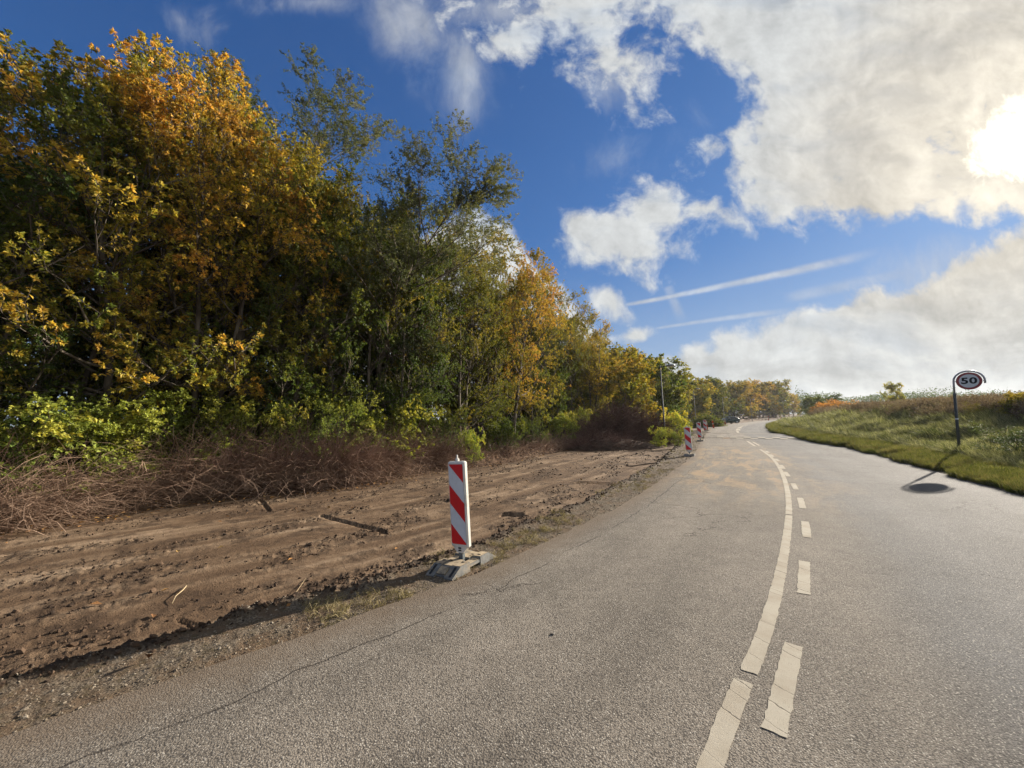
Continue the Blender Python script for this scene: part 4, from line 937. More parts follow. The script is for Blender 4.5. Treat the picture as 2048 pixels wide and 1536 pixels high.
def stone(seed, flat=.6):
    rng = np.random.default_rng(seed); t = (1 + 5 ** .5) / 2
    v = np.array([(-1, t, 0), (1, t, 0), (-1, -t, 0), (1, -t, 0), (0, -1, t), (0, 1, t), (0, -1, -t), (0, 1, -t), (t, 0, -1), (t, 0, 1), (-t, 0, -1), (-t, 0, 1)]) / 1.9
    f = np.array([(0, 11, 5), (0, 5, 1), (0, 1, 7), (0, 7, 10), (0, 10, 11), (1, 5, 9), (5, 11, 4), (11, 10, 2), (10, 7, 6), (7, 1, 8), (3, 9, 4), (3, 4, 2), (3, 2, 6), (3, 6, 8), (3, 8, 9), (4, 9, 5), (2, 4, 11), (6, 2, 10), (8, 6, 7), (9, 8, 1)])
    v = v * rng.uniform(.65, 1.25, (12, 1)) * np.array([1, rng.uniform(.7, 1), flat]); return v, f
def strew(n, region, seed, al_=(-68, 62), rl=(1.6, 75)):
    """random ground points with polar density (denser near the camera), kept where region(x, y, attrs) says"""
    rng = np.random.default_rng(seed); out = []; tot = 0
    for _ in range(30):
        m_ = n * 2; r = np.exp(rng.uniform(np.log(rl[0]), np.log(rl[1]), m_)); a = rng.uniform(R(al_[0]), R(al_[1]), m_); x = r * np.sin(a); y = r * np.cos(a)
        z, A = terrain(x, y); k = rng.random(m_) < region(x, y, A, r); out.append(np.stack([x, y, z], 1)[k]); tot += k.sum()
        if tot >= n: break
    return np.concatenate(out)[:n]
def rnd_rot(n, tiltv=.3): return np.stack([RNG.normal(0, tiltv, n), RNG.normal(0, tiltv, n), RNG.uniform(0, 6.28, n)], 1)
def inst_mat(name, stops, rough=.9, trans=0.0, ps=.7):
    m_, n = mat(name); oi = n.new('ShaderNodeObjectInfo'); P = world_pos(n)
    p = n.m('ADD', n.m('MULTIPLY', oi.outputs['Random'], .55), n.m('MULTIPLY', n.noise(P, ps, 4, .6), .45))
    col = n.cr(p, stops)
    if trans:
        rnd = n.new('ShaderNodeNewGeometry').outputs['Random Per Island']; col = n.vm('SCALE', col, n.m('ADD', .7, n.m('MULTIPLY', rnd, .6)))
        b = n.new('ShaderNodeBsdfPrincipled'); n.put(b.inputs['Base Color'], col); b.inputs['Roughness'].default_value = .7; b.inputs['Specular IOR Level'].default_value = .12
        t = n.new('ShaderNodeBsdfTranslucent'); n.put(t.inputs[0], n.vm('MULTIPLY', col, (1.25, 1.25, .8))); ms = n.new('ShaderNodeMixShader'); ms.inputs[0].default_value = trans
        n.l.new(b.outputs[0], ms.inputs[1]); n.l.new(t.outputs[0], ms.inputs[2]); n.l.new(ms.outputs[0], n.new('ShaderNodeOutputMaterial').inputs[0])
    else: finish(n, col, rough, .2, n.noise(P, 60, 3, .6), .5, .01)
    return m_
def tuft(seed, n, h, spread, w, lay=0.6, k=4, stalk=False):
    rng = np.random.default_rng(seed); a = rng.uniform(0, 6.28, n); r = spread * np.sqrt(rng.random(n)) * .6
    P0 = np.stack([np.cos(a) * r, np.sin(a) * r, np.zeros(n)], 1); az_ = rng.normal(2.6, .9, n) if lay > .5 else a
    d = np.stack([np.cos(az_) * rng.uniform(.1, .9, n) * lay, np.sin(az_) * rng.uniform(.1, .9, n) * lay, np.ones(n)], 1); d /= np.linalg.norm(d, axis=1, keepdims=True)
    P = bend(P0, d, rng.uniform(.5, 1.15, n) * h, k, rng, -1.3 * lay, .10); P[:, :, 2] = np.maximum(P[:, :, 2], 0)
    T = np.gradient(P, axis=1); S = np.cross(T, rng.normal(size=(n, 1, 3)) * .5 + np.array([0, 0, .4])); S /= np.linalg.norm(S, axis=2, keepdims=True) + 1e-9
    ww = w * np.linspace(1, .12, k)[None, :, None] * rng.uniform(.6, 1.3, (n, 1, 1))
    v = np.stack([P - S * ww, P + S * ww], 2).reshape(-1, 3); i = (np.arange(n)[:, None] * k + np.arange(k - 1)[None]) * 2
    q_ = np.stack([i, i + 1, i + 3, i + 2], -1).reshape(-1, 4)
    if stalk:                                   # seed heads / dry leaves along each stalk
        m_ = 7; tt = rng.uniform(.35, 1.0, (n, m_)); pp, dd, _ = sample_on(P, np.zeros((n, k)), tt)
        LV, LT = leaves(pp.reshape(-1, 3), side_dirs(dd, np.full(tt.shape, .8), rng).reshape(-1, 3), np.full(n * m_, .09), np.full(n * m_, .035), rng, .2)
        return np.concatenate([v, LV]), [q_, LT + len(v)]
    return v, q_
M_GRASS = inst_mat('grass_blade', [(.30, (.030, .044, .016)), (.42, (.090, .105, .038)), (.54, (.19, .195, .088)), (.72, (.36, .34, .20))], trans=.35)
M_GRASSV = inst_mat('verge_blade', [(.25, (.055, .068, .018)), (.48, (.135, .145, .042)), (.68, (.21, .19, .08)), (.8, (.16, .11, .06))], trans=.35)
M_HEATH = inst_mat('heath_stalk', [(.2, (.095, .065, .048)), (.5, (.18, .13, .098)), (.8, (.27, .21, .16))], trans=.25)
M_DEAD = inst_mat('dead_grass', [(.2, (.09, .075, .035)), (.5, (.22, .18, .09)), (.8, (.35, .29, .17))], trans=.2)
M_CLOD = inst_mat('soil_clod', [(.2, (.022, .015, .011)), (.5, (.055, .035, .023)), (.8, (.12, .078, .050))], ps=3)
M_STONE = inst_mat('gravel_stone', [(.2, (.07, .055, .04)), (.5, (.15, .12, .088)), (.75, (.24, .205, .16)), (.9, (.36, .32, .27))], ps=9)
M_FALL = inst_mat('fallen_leaf', [(.2, (.12, .06, .03)), (.5, (.30, .15, .05)), (.8, (.42, .28, .10))], ps=5)
gr = [unlinked('grass_tuft', *tuft(200 + i, 46, .42, .30, .0075, .9), M_GRASS) for i in range(4)]
vg = [unlinked('verge_tuft', *tuft(210 + i, 44, .15, .18, .005, .55, 3), M_GRASSV) for i in range(3)]
ht = [unlinked('heath_tuft', *tuft(220 + i, 26, .95, .45, .007, .28, 4, True), M_HEATH) for i in range(3)]
dg = [unlinked('dead_tuft', *tuft(230 + i, 16, .10, .10, .0025, .9, 3), M_DEAD) for i in range(2)]
fb = lambda x, y, s, f: fbm(x * f, y * f, 3, s)
p = strew(15000, lambda x, y, A, r: np.where((A['sr'] > 1.35 + .5 * fb(x, y, 3, .8)) & (A['sr'] < 7.5) & (A['sl'] < 0), np.clip(r / 26, .15, 1), 0), 301, (25, 66), (7, 80))
s_ = (.65 + .9 * fb(p[:, 0], p[:, 1], 7, .6)) * np.clip(np.hypot(p[:, 0], p[:, 1]) / 22, .85, 1.9)
scatter('bank_grass', p, np.stack([RNG.normal(0, .2, len(p)), RNG.normal(0, .2, len(p)), RNG.normal(0, .9, len(p))], 1), s_, gr, 'long pale green grass lying over on the roadside bank', 'grass')
p = strew(15000, lambda x, y, A, r: np.where((A['sr'] > -.10 + .34 * fb(x, y, 5, 1.6)) & (A['sr'] < 1.9) & (fb(x, y, 15, 1.1) > .33) & (A['sl'] < 0), np.clip(r / 14, .2, 1), 0), 302, (25, 66), (7, 80))
scatter('verge_grass', p, rnd_rot(len(p), .15), RNG.uniform(.7, 1.5, len(p)) * np.clip(np.hypot(p[:, 0], p[:, 1]) / 18, .9, 2.2), vg, 'short mown yellow green grass between asphalt and bank', 'grass')
p = strew(8000, lambda x, y, A, r: np.where((A['sr'] > 4.6 + 2.2 * fb(x, y, 8, .4)) & (A['sr'] < 60) & (A['sl'] < 0), np.clip(r / 40, .2, 1) * np.where(A['sr'] > 22, .4, 1), 0), 303, (25, 66), (7, 80))
scatter('heath_plants', p, rnd_rot(len(p), .12), RNG.uniform(.6, 1.15, len(p)) * np.clip(np.hypot(p[:, 0], p[:, 1]) / 40, 1, 1.5), ht, 'dry brown heath and dead stalks behind the grass bank', 'heath')
p = strew(650, lambda x, y, A, r: np.where((A['sl'] > .02) & (A['step'] < .3) & (fb(x, y, 11, 1.3) > .5), np.clip(r / 9, .1, 1), 0), 304, (-62, 32), (1.6, 45))
scatter('shoulder_grass', p, rnd_rot(len(p), .2), RNG.uniform(.4, 1.2, len(p)), dg, 'flattened dead grass on the gravel shoulder', 'grass')
st3 = [unlinked('gravel_stone', *stone(240 + i, .6), M_STONE) for i in range(4)]
cl3 = [unlinked('soil_clod', *stone(250 + i, .7), M_CLOD) for i in range(4)]
p = strew(9000, lambda x, y, A, r: np.where((A['sl'] > -.30 + .35 * fb(x, y, 2, 3)) & (A['step'] < .4), np.clip((r / 7) ** 1.0, .12, 1), 0), 305, (-62, 32), (1.6, 45))
scatter('shoulder_gravel', p, rnd_rot(len(p), .5), np.exp(RNG.normal(math.log(.0068), .40, len(p))) * np.clip(np.hypot(p[:, 0], p[:, 1]) / 8, .9, 2.5), st3, 'loose grey gravel along the asphalt edge', 'gravel')
p = strew(10000, lambda x, y, A, r: np.where((A['sl'] > .5) & (A['sc'] < .9), np.clip(r / 11, .15, 1) * np.clip(A['lip'] * 3.0 + A['crumb'] * .30 * (A['sl'] > .9) + (A['sc'] > -.4) * .4, 0, 1), 0), 306, (-62, 26), (1.8, 40))
scatter('soil_clods', p + np.array([0, 0, .004]), rnd_rot(len(p), .8), np.exp(RNG.normal(math.log(.014), .48, len(p))) * np.clip(np.hypot(p[:, 0], p[:, 1]) / 12, .9, 2.0), cl3, 'dark crumbled soil clods left by the digger', 'soil')
def leaf1(seed):
    rng = np.random.default_rng(seed); v, t = leaves(np.zeros((1, 3)), np.array([[1., 0, .05]]), np.array([1.]), np.array([.55]), rng, 0); v[:, 2] += .05; return v, t
lf = [unlinked('fallen_leaf', *leaf1(260 + i), M_FALL) for i in range(3)]
p = strew(1600, lambda x, y, A, r: np.where((A['sl'] > .1), np.clip(r / 12, .15, 1) * np.clip((A['sc'] > -.8) * .9 + .012, 0, 1) * (A['sc'] < 1.2), 0), 307, (-62, 26), (1.8, 40))
scatter('fallen_leaves', p + np.array([0, 0, .01]), rnd_rot(len(p), .35), RNG.uniform(.05, .11, len(p)), lf, 'brown and yellow fallen leaves on the soil', 'leaves')

# ---------------------------------------------------------------- marker boards
M_WHITE = simple('white_plastic', (.62, .60, .55), .5, .35, var=.1, vs=10, dirt=(.26, .20, .14, .75))
M_WREF = simple('white_reflective', (.60, .63, .66), .35, .4, var=.05, vs=9, dirt=(.30, .26, .20, .5))
M_RED = simple('red_reflective', (.62, .012, .018), .35, .4, var=.06, vs=12)
M_RUB = simple('recycled_rubber', (.15, .15, .145), .8, .3, var=.25, vs=22, bstr=.4, dirt=(.30, .23, .15, .85))
M_DARK = simple('dark_rubber', (.022, .023, .026), .7, .3, var=.2, vs=30)
M_DUST = simple('dusty_rubber', (.36, .29, .20), .9, .15, var=.22, vs=26, bstr=.4, dirt=(.07, .065, .06, .8))
M_BLK = simple('black_slot', (.02, .02, .02), .8, .2)
M_STEEL = simple('galvanised_steel', (.16, .18, .19), .45, .5, .55, var=.15, vs=9)
M_POLE = simple('weathered_pole', (.075, .085, .085), .7, .25, .1, var=.2, vs=7)
def stripes(parent, w, h, z0, y, white_only=False):
    """reflective sheet with slanting red bands, falling from upper left to lower right"""
    x0, x1 = -w / 2, w / 2; slope = 1.06
    mesh_np('reflective_sheet', [(x0, y, z0), (x1, y, z0), (x1, y, z0 + h), (x0, y, z0 + h)], np.array([(0, 1, 2, 3)]), M_WREF, parent=parent)
    drop = .235 * h
    def clip(poly, zc, keep_above):
        out = []
        for i in range(len(poly)):
            a = poly[i]; b = poly[(i + 1) % len(poly)]; ia = (a[1] >= zc) == keep_above; ib = (b[1] >= zc) == keep_above
            if ia: out.append(a)
            if ia != ib: t = (zc - a[1]) / (b[1] - a[1]); out.append((a[0] + t * (b[0] - a[0]), zc))
        return out
    for top_l in (h * 1.235, h * .74, h * .25):
        th_ = .235 * h
        pl = [(x0, z0 + top_l), (x0, z0 + top_l - th_), (x1, z0 + top_l - th_ - drop), (x1, z0 + top_l - drop)]
        pl = clip(clip(pl, z0, True), z0 + h, False)
        if len(pl) < 3: continue
        v = [(a, y - .0015, b) for a, b in pl]; t = np.array([(0, i, i + 1) for i in range(1, len(v) - 1)])
        mesh_np('red_stripe', v, t, M_RED, parent=parent)
def marker_board(loc, rz, lean, label, detail=True):
    o = empty('marker_board', loc, rz, label, 'marker board', 'red and white marker boards along the road edge')
    o.rotation_euler[1] = lean[0]; o.rotation_euler[0] = lean[1]
    # base: long axis is local y, sloped ends, raised bridge in the middle
    b = MB(); W_, L_, Hb, fl = .39, .82, .105, .022
    yz = [np.array(((0, 1, 0), (0, 0, 1), (1, 0, 0)), float)][0]
    for x0_, x1_ in ((-W_ / 2, -.075), (.075, W_ / 2)):
        half1 = [(-L_ / 2, 0), (-.10, 0), (-.10, Hb), (-.265, Hb), (-L_ / 2, fl)]
        b.prism(half1, x0_, x1_, yz); b.prism([(-p_[0], p_[1]) for p_ in half1][::-1], x0_, x1_, yz)
        b.prism([(-.10, .045), (.10, .045), (.10, Hb - .028), (-.10, Hb - .028)], x0_ + (.006 if x0_ < 0 else 0), x1_ - (0 if x0_ < 0 else .006), yz)
    for s in (-1, 1):
        half = [(-.38, 0), (-.04, 0), (-.04, Hb - .010), (-.255, Hb - .010), (-.38, .028)]
        pr = half if s < 0 else [(-p_[0], p_[1]) for p_ in half][::-1]
        b.prism(pr, -.075, .075, yz)
    base = b.build('rubber_base', M_RUB, o)
    for s in (-1, 1):
        for x0_, x1_ in ((-W_ / 2 + .006, -.078), (.078, W_ / 2 - .006)):
            e = MB(); e.add([(x0_, s * .262, Hb + .003), (x1_, s * .262, Hb + .003), (x1_, s * .105, Hb + .003), (x0_, s * .105, Hb + .003)], [(0, 1, 2, 3) if s < 0 else (3, 2, 1, 0)]); e.build('dusty_top', M_DUST, o)
    for x0_, x1_ in ((-W_ / 2 + .010, -.078), (.078, W_ / 2 - .010)):
        e = MB(); e.add([(x0_, -.096, Hb - .025), (x1_, -.096, Hb - .025), (x1_, .096, Hb - .025), (x0_, .096, Hb - .025)], [(0, 1, 2, 3)]); e.build('dusty_bridge', M_DUST, o)
    for s in (-1, 1):
        e = MB(); e.add([(-.072, s * .252, Hb - .007), (.072, s * .252, Hb - .007), (.072, s * .045, Hb - .007), (-.072, s * .045, Hb - .007)], [(0, 1, 2, 3) if s < 0 else (3, 2, 1, 0)]); e.build('dusty_middle', M_DUST, o)
    if detail:
        d = MB(); sl = math.atan2(Hb - fl, L_ / 2 - .265)
        for s in (-1, 1):
            for x_ in (-.115, .115):
                cy = s * .338; cz = fl + (Hb - fl) * (L_ / 2 - .338) / (L_ / 2 - .265) + .003
                rot = np.array(Matrix.Rotation(-s * sl, 3, 'X')); d = MB(); d.box((x_ * 1.25, cy, cz), (.028, .13, .006), rot); d.build('grip_groove', M_DARK, o)
        g = MB(); rot = np.array(Matrix.Rotation(sl, 3, 'X'))
        g.box((0, -.336, fl + (Hb - fl) * (L_ / 2 - .336) / (L_ / 2 - .265) + .004), (.125, .095, .008), rot); g.build('inset_plate', M_DUST, o)
        k = MB()
        for x_, y_ in ((-.14, -.15), (-.05, -.13), (.13, -.14), (.14, .15), (-.14, .14), (.06, .13)): k = MB(); k.box((x_, y_, Hb + .005), (.035, .022, .004)); k.build('lifting_slot', M_BLK, o)
    # foot and board
    f = MB(); f.box((0, 0, .14), (.06, .045, .16), taper=.9); f.build('post_foot', M_STEEL, o)
    w, h, t, z0 = .262, 1.0, .072, .225
    c_ = MB(); c_.box((0, 0, z0 + h / 2), (w, t, h), bev=.016)
    c_.prism([(-w / 2 + .02, z0 + .016), (-.045, z0 - .062), (.045, z0 - .062), (w / 2 - .02, z0 + .016)], -t / 2 + .008, t / 2 - .008, np.array(((1, 0, 0), (0, 0, 1), (0, 1, 0)), float))
    board = c_.build('board', M_WHITE, o)
    stripes(o, w - .045, h - .075, z0 + .04, -t / 2 - .003); 
    k = MB(); k.tube([(0, 0, z0 + h - .01), (0, 0, z0 + h + .03)], [.026, .024], 10); k.tube([(0, 0, z0 + h + .028), (0, 0, z0 + h + .075)], [.014, .011], 8); k.build('lamp_spigot', M_WHITE, o)
    if detail:
        
        for zz_ in (z0 - .005, z0 - .032): k = MB(); k.box((0, -t / 2 + .002, zz_), (.038, .008, .012)); k.build('rivet_slot', M_BLK, o)
    return o
def place_px(px, py): g_ = G(px, py); return (g_[0], g_[1])
bx_, by_ = place_px(925, 1128)
a_ = math.atan2(.44, .66)
zb = float(np.mean([zat(bx_, by_), -.02])) 
marker_board((bx_, by_, -.03), -a_ + R(2), (R(-3.4), R(0)), 'nearest and tallest marker board, standing on the gravel shoulder')
for px, py, ry, lb in ((1379.5, 911, -2.4, 'red and white marker board beside the start of the asphalt widening, second from the front'), (1401, 882, -3.2, 'third marker board, next to the staggered white bar across the road'), (1411.5, 864.5, -3.6, 'farthest small marker board in front of the orange post')):
    x, y = place_px(px, py)
    marker_board((x, y, -.02), -math.atan2(x, y) - R(4), (R(ry), 0), lb, False)

# ---------------------------------------------------------------- orange guide posts
M_ORANGE = simple('orange_plastic', (.62, .10, .03), .5, .4, var=.1)
M_OW = simple('pale_band', (.62, .52, .38), .5, .4, var=.1)
def guide_post(px, py, hpx, lean, label, pale=False, w=.17):
    x, y = place_px(px, py); h = hpx / FPX * y
    o = empty('guide_post', (x, y, -.02), -math.atan2(x, y), label, 'guide post', 'orange guide posts along the bend'); o.rotation_euler[1] = R(lean)
    b = MB(); b.box((0, 0, .03), (w * 2.0, .3, .06), bev=.02); b.build('foot', M_DARK, o)
    b = MB(); b.box((0, 0, .06 + (h - .06) / 2), (w, .06, h - .06), bev=.02); b.build('blade', M_OW if pale else M_ORANGE, o)
    b = MB(); b.box((0, 0, h * (.62 if not pale else .38)), (w + .006, .066, h * (.16 if not pale else .5)), bev=.01); b.build('band', M_ORANGE if pale else M_OW, o)
    b = MB(); b.box((0, 0, h + .03), (w * .4, .04, .06)); b.build('handle', M_ORANGE, o)
guide_post(1413.8, 861, 19, -3, 'orange and pale guide post half hidden behind the farthest marker board', True, .25)
guide_post(1427.6, 856.5, 15, -7, 'leaning red orange guide post left of the parked car')
guide_post(1451.0, 850.5, 11.5, -5, 'pale topped orange guide post in front of the parked car', True)
guide_post(1537.0, 841, 8.6, 0, 'bright orange guide post below the brown domed trees')
guide_post(1561.2, 838.5, 6.8, -3, 'tiny orange guide post farthest along the road')
x, y = place_px(1577.5, 847); M_WOOD = simple('brown_wood', (.10, .06, .04), .9)
o = empty('edge_post', (x, y, zat(x, y)), 0, 'short brown post at the inside of the bend', 'post')
b = MB(); b.box((0, 0, .3), (.13, .13, .62), taper=.92); b.build('shaft', M_WOOD, o); b = MB(); b.box((0, 0, .63), (.15, .15, .05), bev=.015); b.build('cap', M_WOOD, o)

# ---------------------------------------------------------------- street lamps
M_LGL = simple('lamp_glass', (.55, .56, .54), .25, .5)
def street_lamp(px, py, pyt, label, roadside):
    x, y = place_px(px, py); H = D(px, pyt, y)[2] + .05
    o = empty('street_lamp', (x, y, zat(x, y) - .02), 0, label, 'street lamp', 'street lamps along the left side of the road')
    o.rotation_euler = (0, 0, roadside); o.rotation_euler[1] = R(-1.0)
    b = MB(); b.tube([(0, 0, 0), (0, 0, 1.1), (0, 0, 1.12), (0, 0, H)], [.065, .062, .05, .036], 12); b.build('pole', M_POLE, o, True)
    b = MB(); b.box((.004, -.064, .62), (.07, .012, .34), bev=.01); b.build('service_hatch', M_STEEL, o)
    b = MB(); b.tube([(0, 0, H - .10), (.12, 0, H - .06), (.34, 0, H - .04)], [.026, .024, .022], 8); b.build('bracket', M_POLE, o, True)
    b = MB(); n_r = 16; cx_ = .62
    rings = [(.05, .115), (.16, .095), (.27, .045), (.30, .0), (.285, -.02)]
    v = [(cx_ + r_ * math.cos(a), r_ * .8 * math.sin(a), H - .05 + z_) for r_, z_ in rings for a in np.linspace(0, 2 * math.pi, n_r, endpoint=False)]
    q_ = [(i * n_r + j, (i + 1) * n_r + j, (i + 1) * n_r + (j + 1) % n_r, i * n_r + (j + 1) % n_r) for i in range(len(rings) - 1) for j in range(n_r)]
    q_ += [(0, 2 * k_ + 1, 2 * k_ + 2, 2 * k_ + 3) for k_ in range(7)]
    b.add(v, q_); h_ = b.build('lamp_head', M_STEEL, o, True)
    b = MB(); v = [(cx_ + .27 * math.cos(a), .21 * math.sin(a), H - .072) for a in np.linspace(0, 2 * math.pi, n_r, endpoint=False)] + [(cx_ + .17 * math.cos(a), .13 * math.sin(a), H - .12) for a in np.linspace(0, 2 * math.pi, n_r, endpoint=False)]
    b.add(v, [(j, (j + 1) % n_r, n_r + (j + 1) % n_r, n_r + j) for j in range(n_r)] + [(n_r, n_r + 2 * k_ + 1, n_r + 2 * k_ + 2, n_r + 2 * k_ + 3) for k_ in range(7)]); b.build('lens', M_LGL, h_, True)
    return o
for px, py, pyt, lb in ((1331, 884, 727, 'nearest street lamp, standing in bright green bushes'), (1392.5, 852, 776, 'second street lamp, rising behind the marker boards'), (1449, 846.5, 793, 'third street lamp, in front of the parked car'),
                        (1504.5, 842.5, 799, 'fourth street lamp, among rust coloured trees'), (1569, 838, 801, 'farthest street lamp, near the end of the road')):
    street_lamp(px, py, pyt, lb, R(-12))

# ---------------------------------------------------------------- speed sign
sp_ = G(1911, 914, 0); dirs = ray(1911, 838); dirs = dirs / dirs[1]
ys = np.arange(8, 20, .05); zs = terrain(dirs[0] * ys, ys)[0]
py_s = [768 - FPX * ((np.array([dirs[0] * y_, y_, z_ - CAM_H]) @ _u) / (np.array([dirs[0] * y_, y_, z_ - CAM_H]) @ _f)) for y_, z_ in zip(ys, zs)]
i_s = int(np.argmin(np.abs(np.array(py_s) - 914))); SY = float(ys[i_s]); SX = float(dirs[0] * SY); SZ = float(zs[i_s])
M_SW = simple('sign_white', (.74, .76, .76), .4, .4, var=.05, vs=9)
M_SR = simple('sign_red', (.36, .06, .055), .45, .4, var=.08, vs=12)
M_SB = simple('sign_black', (.012, .012, .014), .5, .3)
sg = empty('speed_limit_sign', (SX, SY, SZ - .03), -math.atan2(SX, SY) - R(3), 'round speed limit sign reading 50 hung in a hooked pole on the verge', 'road sign')
sg.rotation_euler[1] = R(1.2)
rd = .5 * 34 / FPX * SY; cxs = rd + .052; CZ = D(1930, 763, SY)[2] - SZ + .03
b = MB(); b.tube([(0, 0, 0), (0, 0, CZ - .42)], [.040, .040], 14); b.build('lower_pole', M_POLE, sg, True)
ra = rd + .052
arc = [(0, 0, CZ - .44), (0, 0, CZ - .1)] + [(cxs - ra * math.cos(a), 0, CZ + ra * math.sin(a) * .98) for a in np.linspace(0, math.pi, 22)] + [(cxs + ra, 0, CZ - .09)]
b = MB(); b.tube(arc, .027, 12); b.build('hooked_pipe', simple('galvanised_pipe', (.42, .42, .44), .38, .5, .3, var=.12), sg, True)
b = MB(); b.tube([(0, 0, CZ - 1.32), (0, 0, CZ - 1.27)], [.043, .043], 14); b.build('reflective_band', M_WREF, sg, True)
b = MB(); b.tube([(0, 0, CZ - .47), (0, 0, CZ - .40)], [.046, .046], 14); b.build('clamp_ring', M_STEEL, sg, True)
def disc(name, r, y, m_, r0=0.0, th=.004):
    n_r = 48; a = np.linspace(0, 2 * math.pi, n_r, endpoint=False); b = MB()
    ring = lambda r_, y_: [(cxs + r_ * math.cos(t), y_, CZ + r_ * math.sin(t)) for t in a]
    if r0: b.add(ring(r0, y) + ring(r, y), [(j, (j + 1) % n_r, n_r + (j + 1) % n_r, n_r + j) for j in range(n_r)])
    else:
        v = ring(r, y) + ring(r, y + th) + [(cxs, y, CZ), (cxs, y + th, CZ)]; m2 = 2 * n_r
        b.add(v, [(j, (j + 1) % n_r, n_r + (j + 1) % n_r, n_r + j) for j in range(n_r)], [(m2, (j + 1) % n_r, j) for j in range(n_r)] + [(m2 + 1, n_r + j, n_r + (j + 1) % n_r) for j in range(n_r)])
    return b.build(name, m_, sg)
disc('sign_plate', rd, -.004, M_STEEL, th=.012); disc('sign_face', rd * .775, -.0065, M_SW, th=.0015); disc('red_border', rd * .985, -.0068, M_SR, r0=rd * .765)
tc = bpy.data.curves.new('numerals', 'FONT'); tc.body = '50'; tc.size = rd * 1.02; tc.align_x = 'CENTER'; tc.align_y = 'CENTER'; tc.offset = rd * .035; tc.extrude = .0006; tc.resolution_u = 6; tc.space_character = 1.08
to = bpy.data.objects.new('numerals', tc); COL.objects.link(to); bpy.context.view_layer.update()
tm = bpy.data.meshes.new_from_object(to.evaluated_get(bpy.context.evaluated_depsgraph_get())); bpy.data.objects.remove(to); tm.materials.clear(); tm.materials.append(M_SB)
num = add_obj('numerals', tm, sg); num.rotation_euler = (R(90), 0, 0); num.location = (cxs, -.0092, CZ); num.scale = (1.16, .95, 1)
for nm, c_, s3_ in (('left_lug', (.035, 0, CZ), (.04, .014, .02)), ('right_lug', (cxs + rd + .035, 0, CZ), (.05, .014, .02)), ('top_lug', (cxs, 0, CZ + rd + .022), (.016, .014, .05))):
    b = MB(); b.box(c_, s3_); b.build('lug', M_STEEL, sg)

